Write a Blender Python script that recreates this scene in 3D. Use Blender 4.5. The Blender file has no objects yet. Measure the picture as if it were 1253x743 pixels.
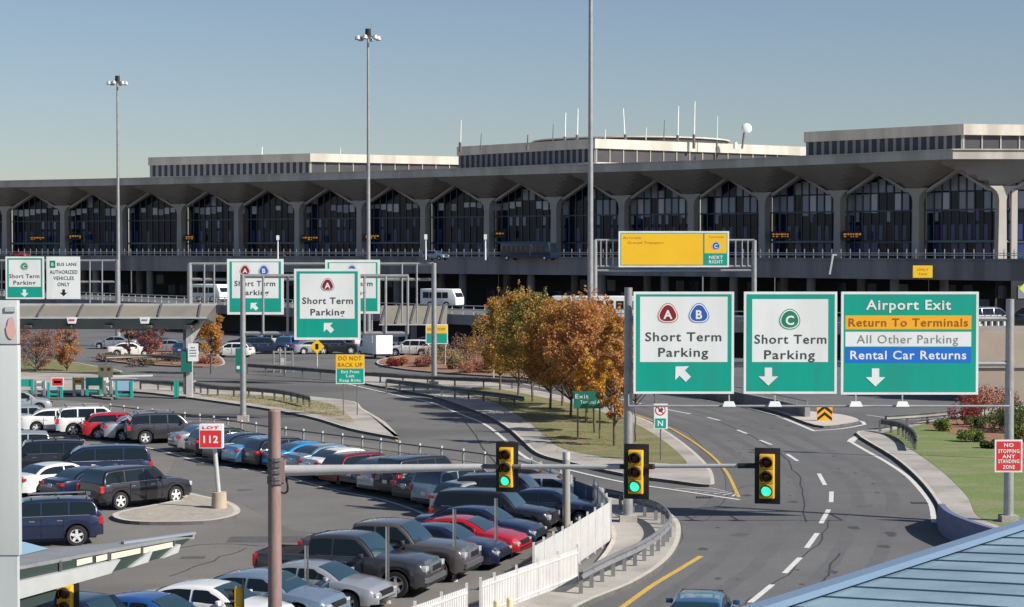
import bpy, bmesh, math, random
from mathutils import Vector, Matrix
R=math.radians; PI=math.pi
rnd=random.Random(7)
scene=bpy.context.scene
col=scene.collection
# ------------------------------------------------------------------ camera maths
CAMZ=11.0; FPX=2400.0; HOR=304.0
TH=math.atan((371.5-HOR)/FPX)
def ray(px,py):
    a=px-626.5; b=-(py-371.5)
    return Vector((a, FPX*math.cos(TH)+b*math.sin(TH), -FPX*math.sin(TH)+b*math.cos(TH)))
def G(px,py,z=0.0):
    d=ray(px,py); t=(z-CAMZ)/d.z
    return Vector((d.x*t,d.y*t,z))
def P(px,py,D):
    d=ray(px,py); t=D/d.y
    return Vector((d.x*t,D,CAMZ+d.z*t))
cam=bpy.data.cameras.new('camera'); co=bpy.data.objects.new('camera',cam); col.objects.link(co)
co.location=(0,0,CAMZ); co.rotation_euler=(PI/2-TH,0,0)
cam.sensor_width=36; cam.lens=FPX/1253*36; cam.clip_start=1; cam.clip_end=6000
scene.camera=co
# ------------------------------------------------------------------ light
AZ=Vector((1,-0.5,0)).normalized(); EL=R(36)
sd=Vector((AZ.x*math.cos(EL),AZ.y*math.cos(EL),math.sin(EL)))
sun=bpy.data.lights.new('sun','SUN'); so=bpy.data.objects.new('sun',sun); col.objects.link(so)
sun.energy=4.8; sun.angle=R(0.55); sun.color=(1,0.93,0.83)
so.rotation_euler=sd.to_track_quat('Z','Y').to_euler(); so.location=(60,-30,60)
w=bpy.data.worlds.new('World'); scene.world=w; w.use_nodes=True
nt=w.node_tree; bg=nt.nodes['Background']
sky=nt.nodes.new('ShaderNodeTexSky'); sky.sky_type='NISHITA'; sky.sun_disc=False
sky.sun_elevation=EL; sky.sun_rotation=math.atan2(AZ.x,AZ.y)
sky.air_density=1.0; sky.dust_density=0.3; sky.ozone_density=4.0; sky.altitude=10
hs=nt.nodes.new('ShaderNodeHueSaturation'); hs.inputs['Saturation'].default_value=0.92
nt.links.new(sky.outputs[0],hs.inputs['Color']); tn=nt.nodes.new('ShaderNodeVectorMath'); tn.operation='MULTIPLY'; tn.inputs[1].default_value=(1.03,.985,1.0); nt.links.new(hs.outputs[0],tn.inputs[0]); nt.links.new(tn.outputs[0],bg.inputs['Color'])
bg.inputs['Strength'].default_value=0.064
vs=scene.view_settings; vs.view_transform='Standard'; vs.look='None'; vs.gamma=1; vs.exposure=0.45
scene.render.engine='CYCLES'
scene.render.resolution_x=1024; scene.render.resolution_y=607
scene.cycles.max_bounces=6
# ------------------------------------------------------------------ materials
MT={}
def mat(name,c,rough=0.6,metal=0.0,c2=None,sc=3.0,bump=0.0,bsc=40,coat=0,spec=0.5,emit=0,det=6,stretch=None,c3=None,sc3=0.15,grain=0):
    if name in MT: return MT[name]
    m=bpy.data.materials.new(name); m.use_nodes=True; n=m.node_tree.nodes; l=m.node_tree.links
    b=n['Principled BSDF']; b.inputs['Roughness'].default_value=rough; b.inputs['Metallic'].default_value=metal
    b.inputs['Specular IOR Level'].default_value=spec
    c=tuple(c)+(1,); b.inputs['Base Color'].default_value=c
    if coat: b.inputs['Coat Weight'].default_value=coat; b.inputs['Coat Roughness'].default_value=0.04
    if emit: b.inputs['Emission Color'].default_value=c; b.inputs['Emission Strength'].default_value=emit
    tc=None
    def coord():
        nonlocal tc
        if tc is None:
            g=n.new('ShaderNodeNewGeometry'); tc=g.outputs['Position']
            if stretch:
                mp=n.new('ShaderNodeMapping'); mp.inputs['Scale'].default_value=stretch
                l.new(tc,mp.inputs['Vector']); tc=mp.outputs[0]
        return tc
    cur=None
    if c2:
        t=n.new('ShaderNodeTexNoise'); t.inputs['Scale'].default_value=sc; t.inputs['Detail'].default_value=det; t.inputs['Roughness'].default_value=0.65
        l.new(coord(),t.inputs['Vector'])
        r=n.new('ShaderNodeValToRGB'); r.color_ramp.elements[0].position=0.35; r.color_ramp.elements[1].position=0.65
        r.color_ramp.elements[0].color=c; r.color_ramp.elements[1].color=tuple(c2)+(1,)
        l.new(t.outputs['Fac'],r.inputs[0]); cur=r.outputs[0]
        if c3:
            t3=n.new('ShaderNodeTexNoise'); t3.inputs['Scale'].default_value=sc3; t3.inputs['Detail'].default_value=4
            l.new(coord(),t3.inputs['Vector'])
            r3=n.new('ShaderNodeValToRGB'); r3.color_ramp.elements[0].position=0.45; r3.color_ramp.elements[1].position=0.62
            l.new(t3.outputs['Fac'],r3.inputs[0])
            mx=n.new('ShaderNodeMix'); mx.data_type='RGBA'; l.new(r3.outputs[0],mx.inputs[0]); l.new(cur,mx.inputs[6]); mx.inputs[7].default_value=tuple(c3)+(1,)
            cur=mx.outputs[2]
        if grain:
            t4=n.new('ShaderNodeTexNoise'); t4.inputs['Scale'].default_value=14; t4.inputs['Detail'].default_value=3
            l.new(coord(),t4.inputs['Vector'])
            mr=n.new('ShaderNodeMapRange'); mr.inputs[1].default_value=0.3; mr.inputs[2].default_value=0.7; mr.inputs[3].default_value=1-grain; mr.inputs[4].default_value=1+grain
            l.new(t4.outputs['Fac'],mr.inputs[0])
            vm=n.new('ShaderNodeVectorMath'); vm.operation='SCALE'; l.new(cur,vm.inputs[0]); l.new(mr.outputs[0],vm.inputs['Scale'])
            cur=vm.outputs[0]
        l.new(cur,b.inputs['Base Color'])
    if bump:
        t2=n.new('ShaderNodeTexNoise'); t2.inputs['Scale'].default_value=bsc; t2.inputs['Detail'].default_value=3
        l.new(coord(),t2.inputs['Vector'])
        bp=n.new('ShaderNodeBump'); bp.inputs['Strength'].default_value=bump; bp.inputs['Distance'].default_value=0.05
        l.new(t2.outputs['Fac'],bp.inputs['Height']); l.new(bp.outputs[0],b.inputs['Normal'])
    MT[name]=m; return m
ASPH=mat('lot_asphalt',(.155,.148,.138),.9,c2=(.182,.173,.162),sc=.25,c3=(.125,.12,.114),sc3=.09,grain=.16,bump=.2,bsc=25)
ROAD=mat('road_asphalt',(.118,.119,.123),.88,c2=(.138,.139,.143),sc=.3,c3=(.102,.103,.107),sc3=.07,grain=.16,bump=.2,bsc=25)
ROAD2=mat('ramp_asphalt',(.125,.124,.123),.88,c2=(.15,.148,.146),sc=.25,c3=(.10,.10,.102),sc3=.08,grain=.14,bump=.2,bsc=25)
PATCH=mat('patch_asphalt',(.075,.075,.078),.85,c2=(.10,.10,.10),sc=2,grain=.2)
TAR=mat('tar',(.04,.04,.042),.6)
CONC=mat('pale_concrete',(.36,.34,.31),.85,c2=(.44,.42,.385),sc=.8,c3=(.29,.27,.25),sc3=.4,grain=.12,bump=.15)
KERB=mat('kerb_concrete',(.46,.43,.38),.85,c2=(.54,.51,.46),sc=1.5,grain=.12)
DIRT=mat('sandy_soil',(.33,.28,.21),.95,c2=(.26,.22,.15),sc=.9,c3=(.36,.33,.28),sc3=.5,grain=.2,bump=.4)
GRASS=mat('lawn',(.135,.155,.05),.95,c2=(.175,.18,.07),sc=1.1,c3=(.22,.19,.10),sc3=.5,grain=.22,bump=.8,bsc=14)
GRASS2=mat('green_lawn',(.125,.185,.05),.95,c2=(.155,.205,.066),sc=.8,c3=(.20,.215,.10),sc3=.5,grain=.22,stretch=(.35,1.0,1),bump=.8,bsc=14)
MULCH=mat('mulch',(.22,.11,.07),.95,c2=(.30,.17,.11),sc=1.5,grain=.3,bump=.8,bsc=12)
WHITE=mat('road_white',(.66,.66,.63),.7,c2=(.56,.56,.54),sc=2,grain=.12)
YELL=mat('road_yellow',(.62,.40,.06),.7,c2=(.50,.33,.07),sc=2,grain=.12)
STEEL=mat('galvanised_steel',(.40,.41,.42),.45,.5,c2=(.32,.33,.34),sc=2,grain=.08)
LSTEEL=mat('pale_steel',(.56,.57,.57),.5,.25,c2=(.48,.49,.49),sc=1.5,grain=.06)
DSTEEL=mat('weathered_steel',(.12,.12,.13),.55,.4,c2=(.20,.19,.18),sc=1.2,grain=.15)
RUST=mat('brown_painted_steel',(.235,.155,.145),.6,.1,c2=(.29,.20,.185),sc=2.5,stretch=(1,1,.3),grain=.1)
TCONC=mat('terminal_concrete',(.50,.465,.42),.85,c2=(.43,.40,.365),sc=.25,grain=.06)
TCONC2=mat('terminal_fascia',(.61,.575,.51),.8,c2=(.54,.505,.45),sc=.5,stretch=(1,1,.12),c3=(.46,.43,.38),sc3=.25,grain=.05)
DCONC=mat('viaduct_concrete',(.22,.22,.235),.85,c2=(.28,.275,.285),sc=.6,stretch=(1,1,.08),c3=(.16,.16,.17),sc3=.3,grain=.06)
TANC=mat('tan_concrete',(.36,.30,.245),.85,c2=(.42,.35,.285),sc=.3,grain=.08)
DARKW=mat('dark_wall',(.035,.037,.045),.7,c2=(.055,.055,.065),sc=.4)
TGLASS=mat('terminal_glass',(.008,.014,.03),.12,0,spec=.25)
TGLASS2=mat('terminal_glass_reflect',(.30,.34,.40),.3)  # reflections and interior light painted as a pale pane colour
TGLASS4=mat('terminal_glass_pale',(.62,.63,.64),.4)  # brightest of the reflections painted onto the panes
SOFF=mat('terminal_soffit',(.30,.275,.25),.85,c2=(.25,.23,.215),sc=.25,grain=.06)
TGLASS3=mat('terminal_glass_blue',(.03,.06,.17),.18)
LED=mat('led_orange',(.95,.38,.03),.5,emit=.2)
MULL=mat('mullion',(.10,.11,.14),.5,.3)
SGREEN=mat('sign_green',(.0,.37,.275),.42,c2=(.0,.335,.25),sc=1.1,stretch=(1,1,.2),c3=(.01,.31,.24),sc3=.7)
SGREEN2=mat('sign_dark_green',(.01,.16,.12),.45)
SWHITE=mat('sign_white',(.80,.84,.84),.5,c2=(.77,.81,.81),sc=1.1,stretch=(1,1,.2),c3=(.72,.75,.74),sc3=.7)
SORG=mat('sign_orange',(.90,.42,.02),.45)
SYEL=mat('sign_yellow',(.92,.56,.02),.45,c2=(.88,.52,.02),sc=.5)
SBLUE=mat('sign_blue',(.01,.16,.62),.45)
SRED=mat('sign_red',(.68,.03,.04),.45)
SMAR=mat('sign_maroon',(.22,.015,.02),.45)
SBLU2=mat('badge_blue',(.03,.10,.42),.45)
SGR3=mat('badge_green',(.01,.22,.12),.45)
SDARK=mat('sign_letter_dark',(.06,.07,.07),.5)
SLTB=mat('sign_letter_brown',(.30,.12,.01),.5)
SGREY=mat('sign_letter_grey',(.22,.26,.26),.5)
FLUO=mat('fluorescent_yellow',(.62,.85,.05),.5)
TYEL=mat('signal_yellow',(.85,.50,.02),.4,c2=(.78,.45,.02),sc=3)
BLACK=mat('matt_black',(.012,.012,.013),.55)
RUBBER=mat('tyre_rubber',(.018,.018,.02),.8)
RIM=mat('alloy_rim',(.68,.69,.70),.35,.15)
CGLASS=mat('car_glass',(.008,.014,.018),.04,0,spec=.5)
WSCREEN=mat('windscreen_glass',(.014,.04,.052),.05,0,spec=1.0,coat=1)
KFACE=mat('shaded_dirty_kerb_face',(.085,.083,.08),.9,c2=(.13,.125,.12),sc=2)  # kerb shade painted into the face colour, along with gutter dirt
HEADL=mat('headlight_glass',(.62,.64,.66),.12,.3,coat=1)
TAILL=mat('tail_light_red',(.50,.015,.02),.2,coat=1)
CHROME=mat('chrome',(.7,.7,.72),.18,.9)
PLATE=mat('plate_pale',(.68,.70,.66),.5)
GLAMP=mat('green_lamp',(.05,.85,.45),.3,emit=1.0)
DRED=mat('unlit_red_lens',(.10,.006,.005),.25)
DAMB=mat('unlit_amber_lens',(.09,.025,.004),.25)
BARK=mat('bark',(.10,.075,.06),.9,c2=(.15,.12,.095),sc=6)
FENCEW=mat('white_fence',(.60,.60,.59),.6,c2=(.52,.52,.51),sc=1.2,grain=.05)
WOODP=mat('grey_timber',(.30,.28,.25),.85,c2=(.36,.34,.30),sc=3,stretch=(1,1,.15))
ROOFB=mat('blue_metal_roof',(.27,.39,.47),.45,.1,c2=(.31,.43,.50),sc=1.1,grain=.06,c3=(.22,.32,.39),sc3=.6)
RIBD=mat('roof_seam',(.12,.20,.27),.5)
ROOFE=mat('blue_grey_trim',(.17,.25,.36),.4,.1)
TEAL=mat('teal_paint',(.02,.36,.28),.5)
CREAM=mat('cream_paint',(.80,.68,.42),.5)
PYL=mat('pylon_panel',(.52,.56,.56),.5,c2=(.48,.52,.52),sc=1.5,stretch=(1,1,.2))
GREYP=mat('grey_roof_paint',(.19,.20,.215),.6,c2=(.24,.25,.27),sc=1.4,grain=.08)
LBLUE=mat('pale_blue_panel',(.30,.48,.62),.45)
LEAF={}
for k,(a,b) in {'orange':((.44,.19,.05),(.52,.25,.075)),'rust':((.38,.16,.06),(.46,.21,.075)),'ochre':((.46,.28,.05),(.54,.34,.07)),'gold':((.62,.34,.02),(.72,.42,.03)),
    'olive':((.22,.22,.05),(.30,.28,.06)),'tan':((.44,.24,.09),(.50,.30,.13)),'green':((.07,.12,.03),(.10,.16,.04)),'wine':((.20,.03,.035),(.28,.055,.05)),'grey':((.20,.14,.12),(.27,.19,.16)),'pink':((.42,.17,.12),(.50,.24,.17)),
    'dkgreen':((.035,.055,.022),(.06,.085,.03)),'lime':((.22,.27,.05),(.30,.33,.07))}.items():
    a=tuple(x*1.12 for x in a); b=tuple(x*1.12 for x in b)
    m_=LEAF[k]=mat('leaf_'+k,a,.7,c2=b,sc=1.2)
    n_=m_.node_tree.nodes; l_=m_.node_tree.links; pb=n_['Principled BSDF']; tr=n_.new('ShaderNodeBsdfTranslucent'); mx=n_.new('ShaderNodeMixShader'); mx.inputs[0].default_value=.42
    src=pb.inputs['Base Color'].links[0].from_socket; l_.new(src,tr.inputs[0]); l_.new(pb.outputs[0],mx.inputs[1]); l_.new(tr.outputs[0],mx.inputs[2])
    l_.new(mx.outputs[0],n_['Material Output'].inputs[0])
# ------------------------------------------------------------------ mesh builder
class MB:
    def __init__(s): s.v=[]; s.f=[]; s.m=[]; s.mats=[]
    def mi(s,m):
        if m not in s.mats: s.mats.append(m)
        return s.mats.index(m)
    def face(s,pts,m):
        i=len(s.v); s.v+= [tuple(p) for p in pts]; s.f.append(list(range(i,i+len(pts)))); s.m.append(s.mi(m))
    def mesh(s,verts,faces,m):
        i=len(s.v); s.v+=[tuple(p) for p in verts]; k=s.mi(m)
        for f in faces: s.f.append([a+i for a in f]); s.m.append(k)
    def box(s,c,d,m,rz=0,M=None):
        x,y,z=[a/2 for a in d]; vs=[]
        for sx,sy,sz in ((-1,-1,-1),(1,-1,-1),(1,1,-1),(-1,1,-1),(-1,-1,1),(1,-1,1),(1,1,1),(-1,1,1)):
            p=Vector((sx*x,sy*y,sz*z))
            if rz: p=Matrix.Rotation(rz,3,'Z')@p
            p=p+Vector(c)
            if M is not None: p=M@p
            vs.append(p)
        s.mesh(vs,[(0,3,2,1),(4,5,6,7),(0,1,5,4),(1,2,6,5),(2,3,7,6),(3,0,4,7)],m)
    def tube(s,a,b,r1,r2,m,n=10,cap=True):
        a=Vector(a); b=Vector(b); d=(b-a).normalized()
        u=d.orthogonal().normalized(); v=d.cross(u); vs=[]
        for p,r in ((a,r1),(b,r2)):
            for k in range(n):
                t=2*PI*k/n; vs.append(p+(u*math.cos(t)+v*math.sin(t))*r)
        fs=[(k,(k+1)%n,n+(k+1)%n,n+k) for k in range(n)]
        if cap: fs+=[tuple(range(n-1,-1,-1)),tuple(range(n,2*n))]
        s.mesh(vs,fs,m)
    def bar(s,a,b,w,h,m,ext=0):
        a=Vector(a); b=Vector(b); d=(b-a).normalized()
        a=a-d*ext; b=b+d*ext
        sd_=d.cross(Vector((0,0,1)))
        if sd_.length<1e-3: sd_=Vector((1,0,0))
        sd_.normalize(); up=sd_.cross(d).normalized()
        vs=[p+sd_*sx*w/2+up*sz*h/2 for p in (a,b) for sx,sz in ((-1,-1),(1,-1),(1,1),(-1,1))]
        s.mesh(vs,[(0,1,2,3),(7,6,5,4),(0,4,5,1),(1,5,6,2),(2,6,7,3),(3,7,4,0)],m)
    def prism(s,poly,z0,z1,m,mtop=None,top=True,bottom=False):
        A=sum(poly[i][0]*poly[(i+1)%len(poly)][1]-poly[(i+1)%len(poly)][0]*poly[i][1] for i in range(len(poly)))
        if A<0: poly=poly[::-1]
        n=len(poly)
        lo=[(p[0],p[1],z0) for p in poly]; hi=[(p[0],p[1],z1) for p in poly]
        s.mesh(lo+hi,[(i,(i+1)%n,n+(i+1)%n,n+i) for i in range(n)],m)
        if top: s.face(hi,mtop or m)
        if bottom: s.face(lo[::-1],m)
    def disc(s,c,r,nrm,m,n=20,depth=0):
        nrm=Vector(nrm).normalized(); u=nrm.orthogonal().normalized(); v=nrm.cross(u)
        s.face([Vector(c)+(u*math.cos(2*PI*k/n)+v*math.sin(2*PI*k/n))*r for k in range(n)],m)
    def ball(s,c,r,m,nu=10,nv=6,sc=(1,1,1)):
        vs=[];fs=[]
        for j in range(nv+1):
            p=PI*j/nv
            for i in range(nu):
                t=2*PI*i/nu; vs.append((c[0]+r*sc[0]*math.sin(p)*math.cos(t),c[1]+r*sc[1]*math.sin(p)*math.sin(t),c[2]+r*sc[2]*math.cos(p)))
        for j in range(nv):
            for i in range(nu):
                a=j*nu+i;b=j*nu+(i+1)%nu; fs.append((a,a+nu,b+nu,b))
        s.mesh(vs,fs,m)
    def build(s,name,parent=None,smooth=False,bevel=0,weld=False,ang=35,loc=None):
        me=bpy.data.meshes.new(name); me.from_pydata([tuple(p) for p in s.v],[],s.f)
        for m in s.mats: me.materials.append(m)
        for i,p in enumerate(me.polygons): p.material_index=s.m[i]
        if weld or bevel or smooth:
            bm=bmesh.new(); bm.from_mesh(me)
            bmesh.ops.remove_doubles(bm,verts=bm.verts,dist=0.0005)
            if bevel:
                es=[e for e in bm.edges if len(e.link_faces)==2 and e.calc_face_angle(0)>R(25)]
                bmesh.ops.bevel(bm,geom=es,offset=bevel,segments=2,profile=.6,affect='EDGES')
            if smooth or bevel:
                for f in bm.faces: f.smooth=True
                for e in bm.edges:
                    if len(e.link_faces)==2: e.smooth = e.calc_face_angle(0)<R(ang)
            bm.to_mesh(me); bm.free()
        me.update()
        o=bpy.data.objects.new(name,me); col.objects.link(o)
        if parent: o.parent=parent
        if loc is not None: o.location=loc
        return o
def tag(o,label=None,cat=None,group=None,kind=None):
    if label: o['label']=label
    if cat: o['category']=cat
    if group: o['group']=group
    if kind: o['kind']=kind
    return o
def empty(name,loc=(0,0,0),rz=0,label=None,cat=None,group=None):
    o=bpy.data.objects.new(name,None); col.objects.link(o); o.location=loc; o.rotation_euler=(0,0,rz); o.empty_display_size=.2
    return tag(o,label,cat,group)
KIDS={}
def copy_tree(o,parent=None):
    c=o.copy(); col.objects.link(c)
    if parent: c.parent=parent
    for ch in list(o.children): copy_tree(ch,c)
    return c
def struct(name,mb,**k): return tag(mb.build(name,**k),kind='structure')
def smooth_path(pts,n=6):
    out=[]; L=len(pts)
    for i in range(L-1):
        p0=pts[max(i-1,0)];p1=pts[i];p2=pts[i+1];p3=pts[min(i+2,L-1)]
        for k in range(n):
            t=k/n
            out.append(.5*((2*p1)+(p2-p0)*t+(2*p0-5*p1+4*p2-p3)*t*t+(3*p1-p0-3*p2+p3)*t**3))
    out.append(pts[-1]); return out
def gp(pxs,z=0,n=6): return smooth_path([G(x,y,z) for x,y in pxs],n)
def resample(pts,step):
    out=[pts[0].copy()]; acc=0
    for a,b in zip(pts[:-1],pts[1:]):
        d=(b-a).length
        while acc+d>=step:
            t=(step-acc)/d; a=a+(b-a)*t; out.append(a.copy()); d=(b-a).length; acc=0
        acc+=d
    return out
def ribbon(mb,pts,w,m,z):
    n=len(pts)
    L=[];Rr=[]
    for i,p in enumerate(pts):
        t=(pts[min(i+1,n-1)]-pts[max(i-1,0)]); t.z=0; t.normalize(); s=Vector((-t.y,t.x,0))*w/2
        L.append(Vector((p.x,p.y,0))+s+Vector((0,0,z))); Rr.append(Vector((p.x,p.y,0))-s+Vector((0,0,z)))
    for i in range(n-1): mb.face([Rr[i],Rr[i+1],L[i+1],L[i]],m)
def sheet(mb,pts,z,m):
    pts=[(p[0],p[1]) for p in pts]
    A=sum(pts[i][0]*pts[(i+1)%len(pts)][1]-pts[(i+1)%len(pts)][0]*pts[i][1] for i in range(len(pts)))
    if A<0: pts=pts[::-1]
    mb.face([(p[0],p[1],z) for p in pts],m)
_fc={}
def text_geo(s,h,bold=.0,sp=1.15,font=None):
    k=(s,bold,sp)
    if k not in _fc:
        cu=bpy.data.curves.new('t','FONT'); cu.body=s; cu.size=1; cu.align_x='CENTER'; cu.align_y='CENTER'; cu.offset=bold; cu.space_character=sp; cu.resolution_u=3
        o=bpy.data.objects.new('t',cu); col.objects.link(o)
        dg=bpy.context.evaluated_depsgraph_get(); me=bpy.data.meshes.new_from_object(o.evaluated_get(dg))
        vs=[v.co.copy() for v in me.vertices]; fs=[tuple(p.vertices) for p in me.polygons]
        bpy.data.objects.remove(o); bpy.data.curves.remove(cu); bpy.data.meshes.remove(me)
        ys=[v.y for v in vs]; xs=[v.x for v in vs]; _fc[k]=(vs,fs,(min(ys),max(ys)),(min(xs),max(xs)))
    return _fc[k]
# ------------------------------------------------------------------ ground
mb=MB(); mb.face([(-3000,-400,0),(3000,-400,0),(3000,5000,0),(-3000,5000,0)],ROAD2); struct('ground',mb)
def pxsheet(name,px,z,m):
    mb=MB(); sheet(mb,[G(x,y) for x,y in px],z,m); return struct(name,mb)
pxsheet('parking_lot',[(-300,483),(77,490),(165,497),(245,508),(340,527),(440,541),(560,560),(640,576),(705,600),(750,640),(747,664),(706,716),(640,770),(500,1000),(-700,1000)],.004,ASPH)
road_l=[(560,452),(640,466),(700,478),(785,505),(842,530),(874,560),(897,598),(880,602),(833,640),(836,660),(810,700),(740,760),(600,1000)]
pxsheet('road',road_l+[(1900,1000),(1700,760),(1300,700),(1200,677),(1165,662),(1150,640),(1145,620),(1122,590),(1090,563),(1048,536),(1060,531),(1120,520),(1200,508),(1300,498),(1300,470),(900,440),(640,440)],.012,ROAD)
def pxribbon(mb,px,w,m,z=.018,n=6): ribbon(mb,gp(px,0,n),w,m,z)
# markings
mb=MB()
for a,b in (((640,470),(668,476)),((760,489),(785,494.5)),((817,501.5),(845,507)),((866,511),(881,515)),((902,526.5),(914,531)),((930,539),(944,544.5)),((963,556),(976,564.5)),((1002,580),(1009.5,594)),((1017.5,602),(1017,615)),((1014,624),(1004.5,641)),((1000,653),(987,671)),((979,683),(960,702)),((945,716),(918,738)),((900,752),(860,785))):
    p,q=G(*a),G(*b); ribbon(mb,[p,(p+q)/2,q],.2,WHITE,.018)
struct('lane_dashes',mb)
mb=MB()
pxribbon(mb,[(1041,541),(1060,552),(1085,566),(1110,583),(1128,602),(1139,618),(1143,640)],.22,WHITE)
pxribbon(mb,[(1041,541),(1045,537),(1054,533)],.45,WHITE)
pxribbon(mb,[(906,497),(950,509),(997,528)],.25,WHITE)
pxribbon(mb,[(997,527.5),(1030,525),(1058,520)],.25,WHITE,.022)
pxribbon(mb,[(1058,520.5),(1055,516.5),(1046,515)],.25,WHITE,.026)
pxribbon(mb,[(425,470),(490,485),(528,493),(563,507),(592,519),(615,536),(632,552),(655,566),(690,574),(760,590),(826,600),(905,612)],.22,WHITE)
pxribbon(mb,[(1060,508),(1120,514),(1200,505)],.15,WHITE)
pxribbon(mb,[(790,480),(840,486),(900,497)],.18,WHITE)
struct('edge_lines',mb)
mb=MB()
for k in range(7):
    t=k/6; a=G(826+70*t,599+9*t); b=G(872+29*t,593+8*t+4); ribbon(mb,[a,(a+b)/2,b],.1,WHITE,.022)
struct('hatched_marking',mb)
mb=MB()
pxribbon(mb,[(740,497),(781,509),(815,522),(842,537),(862,551),(875,562),(885,573),(892,583),(904,609)],.16,YELL,.022)
pxribbon(mb,[(858,681),(830,698),(800,716),(765,741),(700,790)],.2,YELL)
pxribbon(mb,[(434,497),(450,508),(466,519),(487,541)],.14,YELL,.020)
struct('yellow_lines',mb)
mb=MB()
pxribbon(mb,[(10,529),(100,538),(185,549),(258,569),(330,579),(408,600),(464,611),(513,627),(545,645)],.16,WHITE)
struct('bay_line',mb)
mb=MB()
def crack(px,w=.07):
    pts=[p+Vector((rnd.uniform(-.12,.12),rnd.uniform(-.2,.2),0)) for p in gp(px,0,5)]
    ribbon(mb,pts,w,TAR,.0155)
crack([(905,741),(930,728),(960,703),(1000,667),(1016,636)],.06)
crack([(872,512),(930,540),(955,556),(975,580),(985,605),(985,640)],.07)
crack([(640,471),(760,490),(860,510)],.06)
crack([(1025,678),(1016,700),(1010,715)],.08)
crack([(210,705),(250,690),(300,672)],.05); crack([(120,690),(240,668),(330,668)],.05)
crack([(860,640),(900,600),(950,590)],.04)
crack([(560,500),(600,560),(640,575)],.05)
struct('crack_seal',mb)
TRK=mat('wheel_track_asphalt',(.102,.103,.106),.8,c2=(.12,.12,.123),sc=.6,grain=.18)
mb=MB()
dash=[(760,489),(831,504),(908,528),(937,542),(969,560),(1006,587),(1017,608),(1009,633),(994,662),(970,693),(931,727),(880,768)]
cl=gp(dash,0,5)
for off in (-2.75,-1.25,1.2,2.7):
    pts=[]
    for i,p in enumerate(cl):
        t=(cl[min(i+1,len(cl)-1)]-cl[max(i-1,0)]).normalized(); pts.append(p+Vector((-t.y,t.x,0))*off+Vector((rnd.uniform(-.05,.05),0,0)))
    ribbon(mb,pts,.55,TRK,.0145)
struct('wheel_tracks',mb)
mb=MB(); OIL=mat('oil_stain',(.05,.05,.052),.6,c2=(.075,.075,.077),sc=4)
for _ in range(34):
    x=rnd.uniform(850,1120); y=rnd.uniform(515,735)
    if rnd.random()<.5: p=cl[rnd.randrange(len(cl))]+Vector((rnd.choice([-2,2])+rnd.gauss(0,.4),rnd.uniform(-1.5,1.5),0))
    else: p=G(x,y)
    r=rnd.uniform(.06,.28); k=9; ph=[rnd.uniform(.6,1.2) for _ in range(k)]
    mb.face([(p.x+math.cos(2*PI*i/k)*r*ph[i],p.y+math.sin(2*PI*i/k)*r*ph[i]*1.8,.0165) for i in range(k)],OIL)
struct('oil_stains',mb)
for nm,px,py,r in (('manhole_cover',905,655,.38),('manhole_cover',1060,620,.38),('manhole_cover',480,515,.38),('manhole_cover',300,600,.38)):
    p=G(px,py); mb=MB(); mb.prism([(p.x+math.cos(2*PI*i/20)*r,p.y+math.sin(2*PI*i/20)*r) for i in range(20)],.0,.02,DSTEEL); struct(nm,mb)
for px,py in ((1125,616),(862,609),(560,505)):
    p=G(px,py); mb=MB(); mb.box((p.x,p.y,.018),(.7,.5,.01),BLACK)
    for i in range(5): mb.box((p.x-.28+i*.14,p.y,.024),(.05,.46,.012),DSTEEL)
    struct('drain_grate',mb)
mb=MB()
for px in ([(282,657),(372,656),(366,664),(276,664)],[(240,560),(300,566),(306,574),(240,570)],[(222,681),(252,681),(250,684),(220,684)],[(420,525),(0,0)]):
    if len(px)<4: continue
    sheet(mb,[G(*p) for p in px],.009,PATCH)
struct('asphalt_patch',mb)
mb=MB()
sheet(mb,[G(*p) for p in [(215,560),(330,575),(420,600),(480,630),(470,660),(360,650),(280,610),(200,590)]],.0065,mat('worn_asphalt',(.135,.13,.128),.9,c2=(.16,.155,.15),sc=.5,grain=.2))
sheet(mb,[G(*p) for p in [(885,560),(1090,565),(1120,600),(890,615)]],.0135,mat('newer_asphalt',(.108,.109,.112),.9,c2=(.127,.128,.131),sc=.5,grain=.2))
struct('resurfaced_area',mb)
# islands ------------------------------------------------------------
def island(name,px,top=CONC,n=4,h=.15,kerb=.18,closed_smooth=True):
    pts=[G(x,y) for x,y in px]
    if closed_smooth:
        q=smooth_path(pts[-1:]+pts+pts[:2],n); pts=q[n:-n][:-1]
    mb=MB(); P2=[(p.x,p.y) for p in pts]
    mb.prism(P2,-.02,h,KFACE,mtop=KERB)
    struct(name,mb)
    # inset top
    A=sum(P2[i][0]*P2[(i+1)%len(P2)][1]-P2[(i+1)%len(P2)][0]*P2[i][1] for i in range(len(P2)))
    if A<0: P2=P2[::-1]
    ins=[]
    L=len(P2)
    for i in range(L):
        a=Vector(P2[i-1]);b=Vector(P2[i]);c=Vector(P2[(i+1)%L])
        t=(c-a).normalized(); ins.append(b+Vector((-t.y,t.x))*kerb)
    mb=MB(); sheet(mb,ins,h+.004,top); struct(name+'_top',mb)
def patch(name,px,m,z=.162,n=4):
    pts=[G(x,y) for x,y in px]; q=smooth_path(pts[-1:]+pts+pts[:2],n); pts=q[n:-n][:-1]
    mb=MB(); sheet(mb,pts,z,m); return struct(name,mb)
island('central_island',[(433,467),(494,480),(530,487),(568,500),(596,511),(621,526),(640,543),(652,554),(666,561),(690,567),(762,583),(826,592),(868,597),(874,592),(868,575),(845,552),(815,530),(785,514),(740,500),(700,490),(640,477),(560,465),(480,461)])
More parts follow.
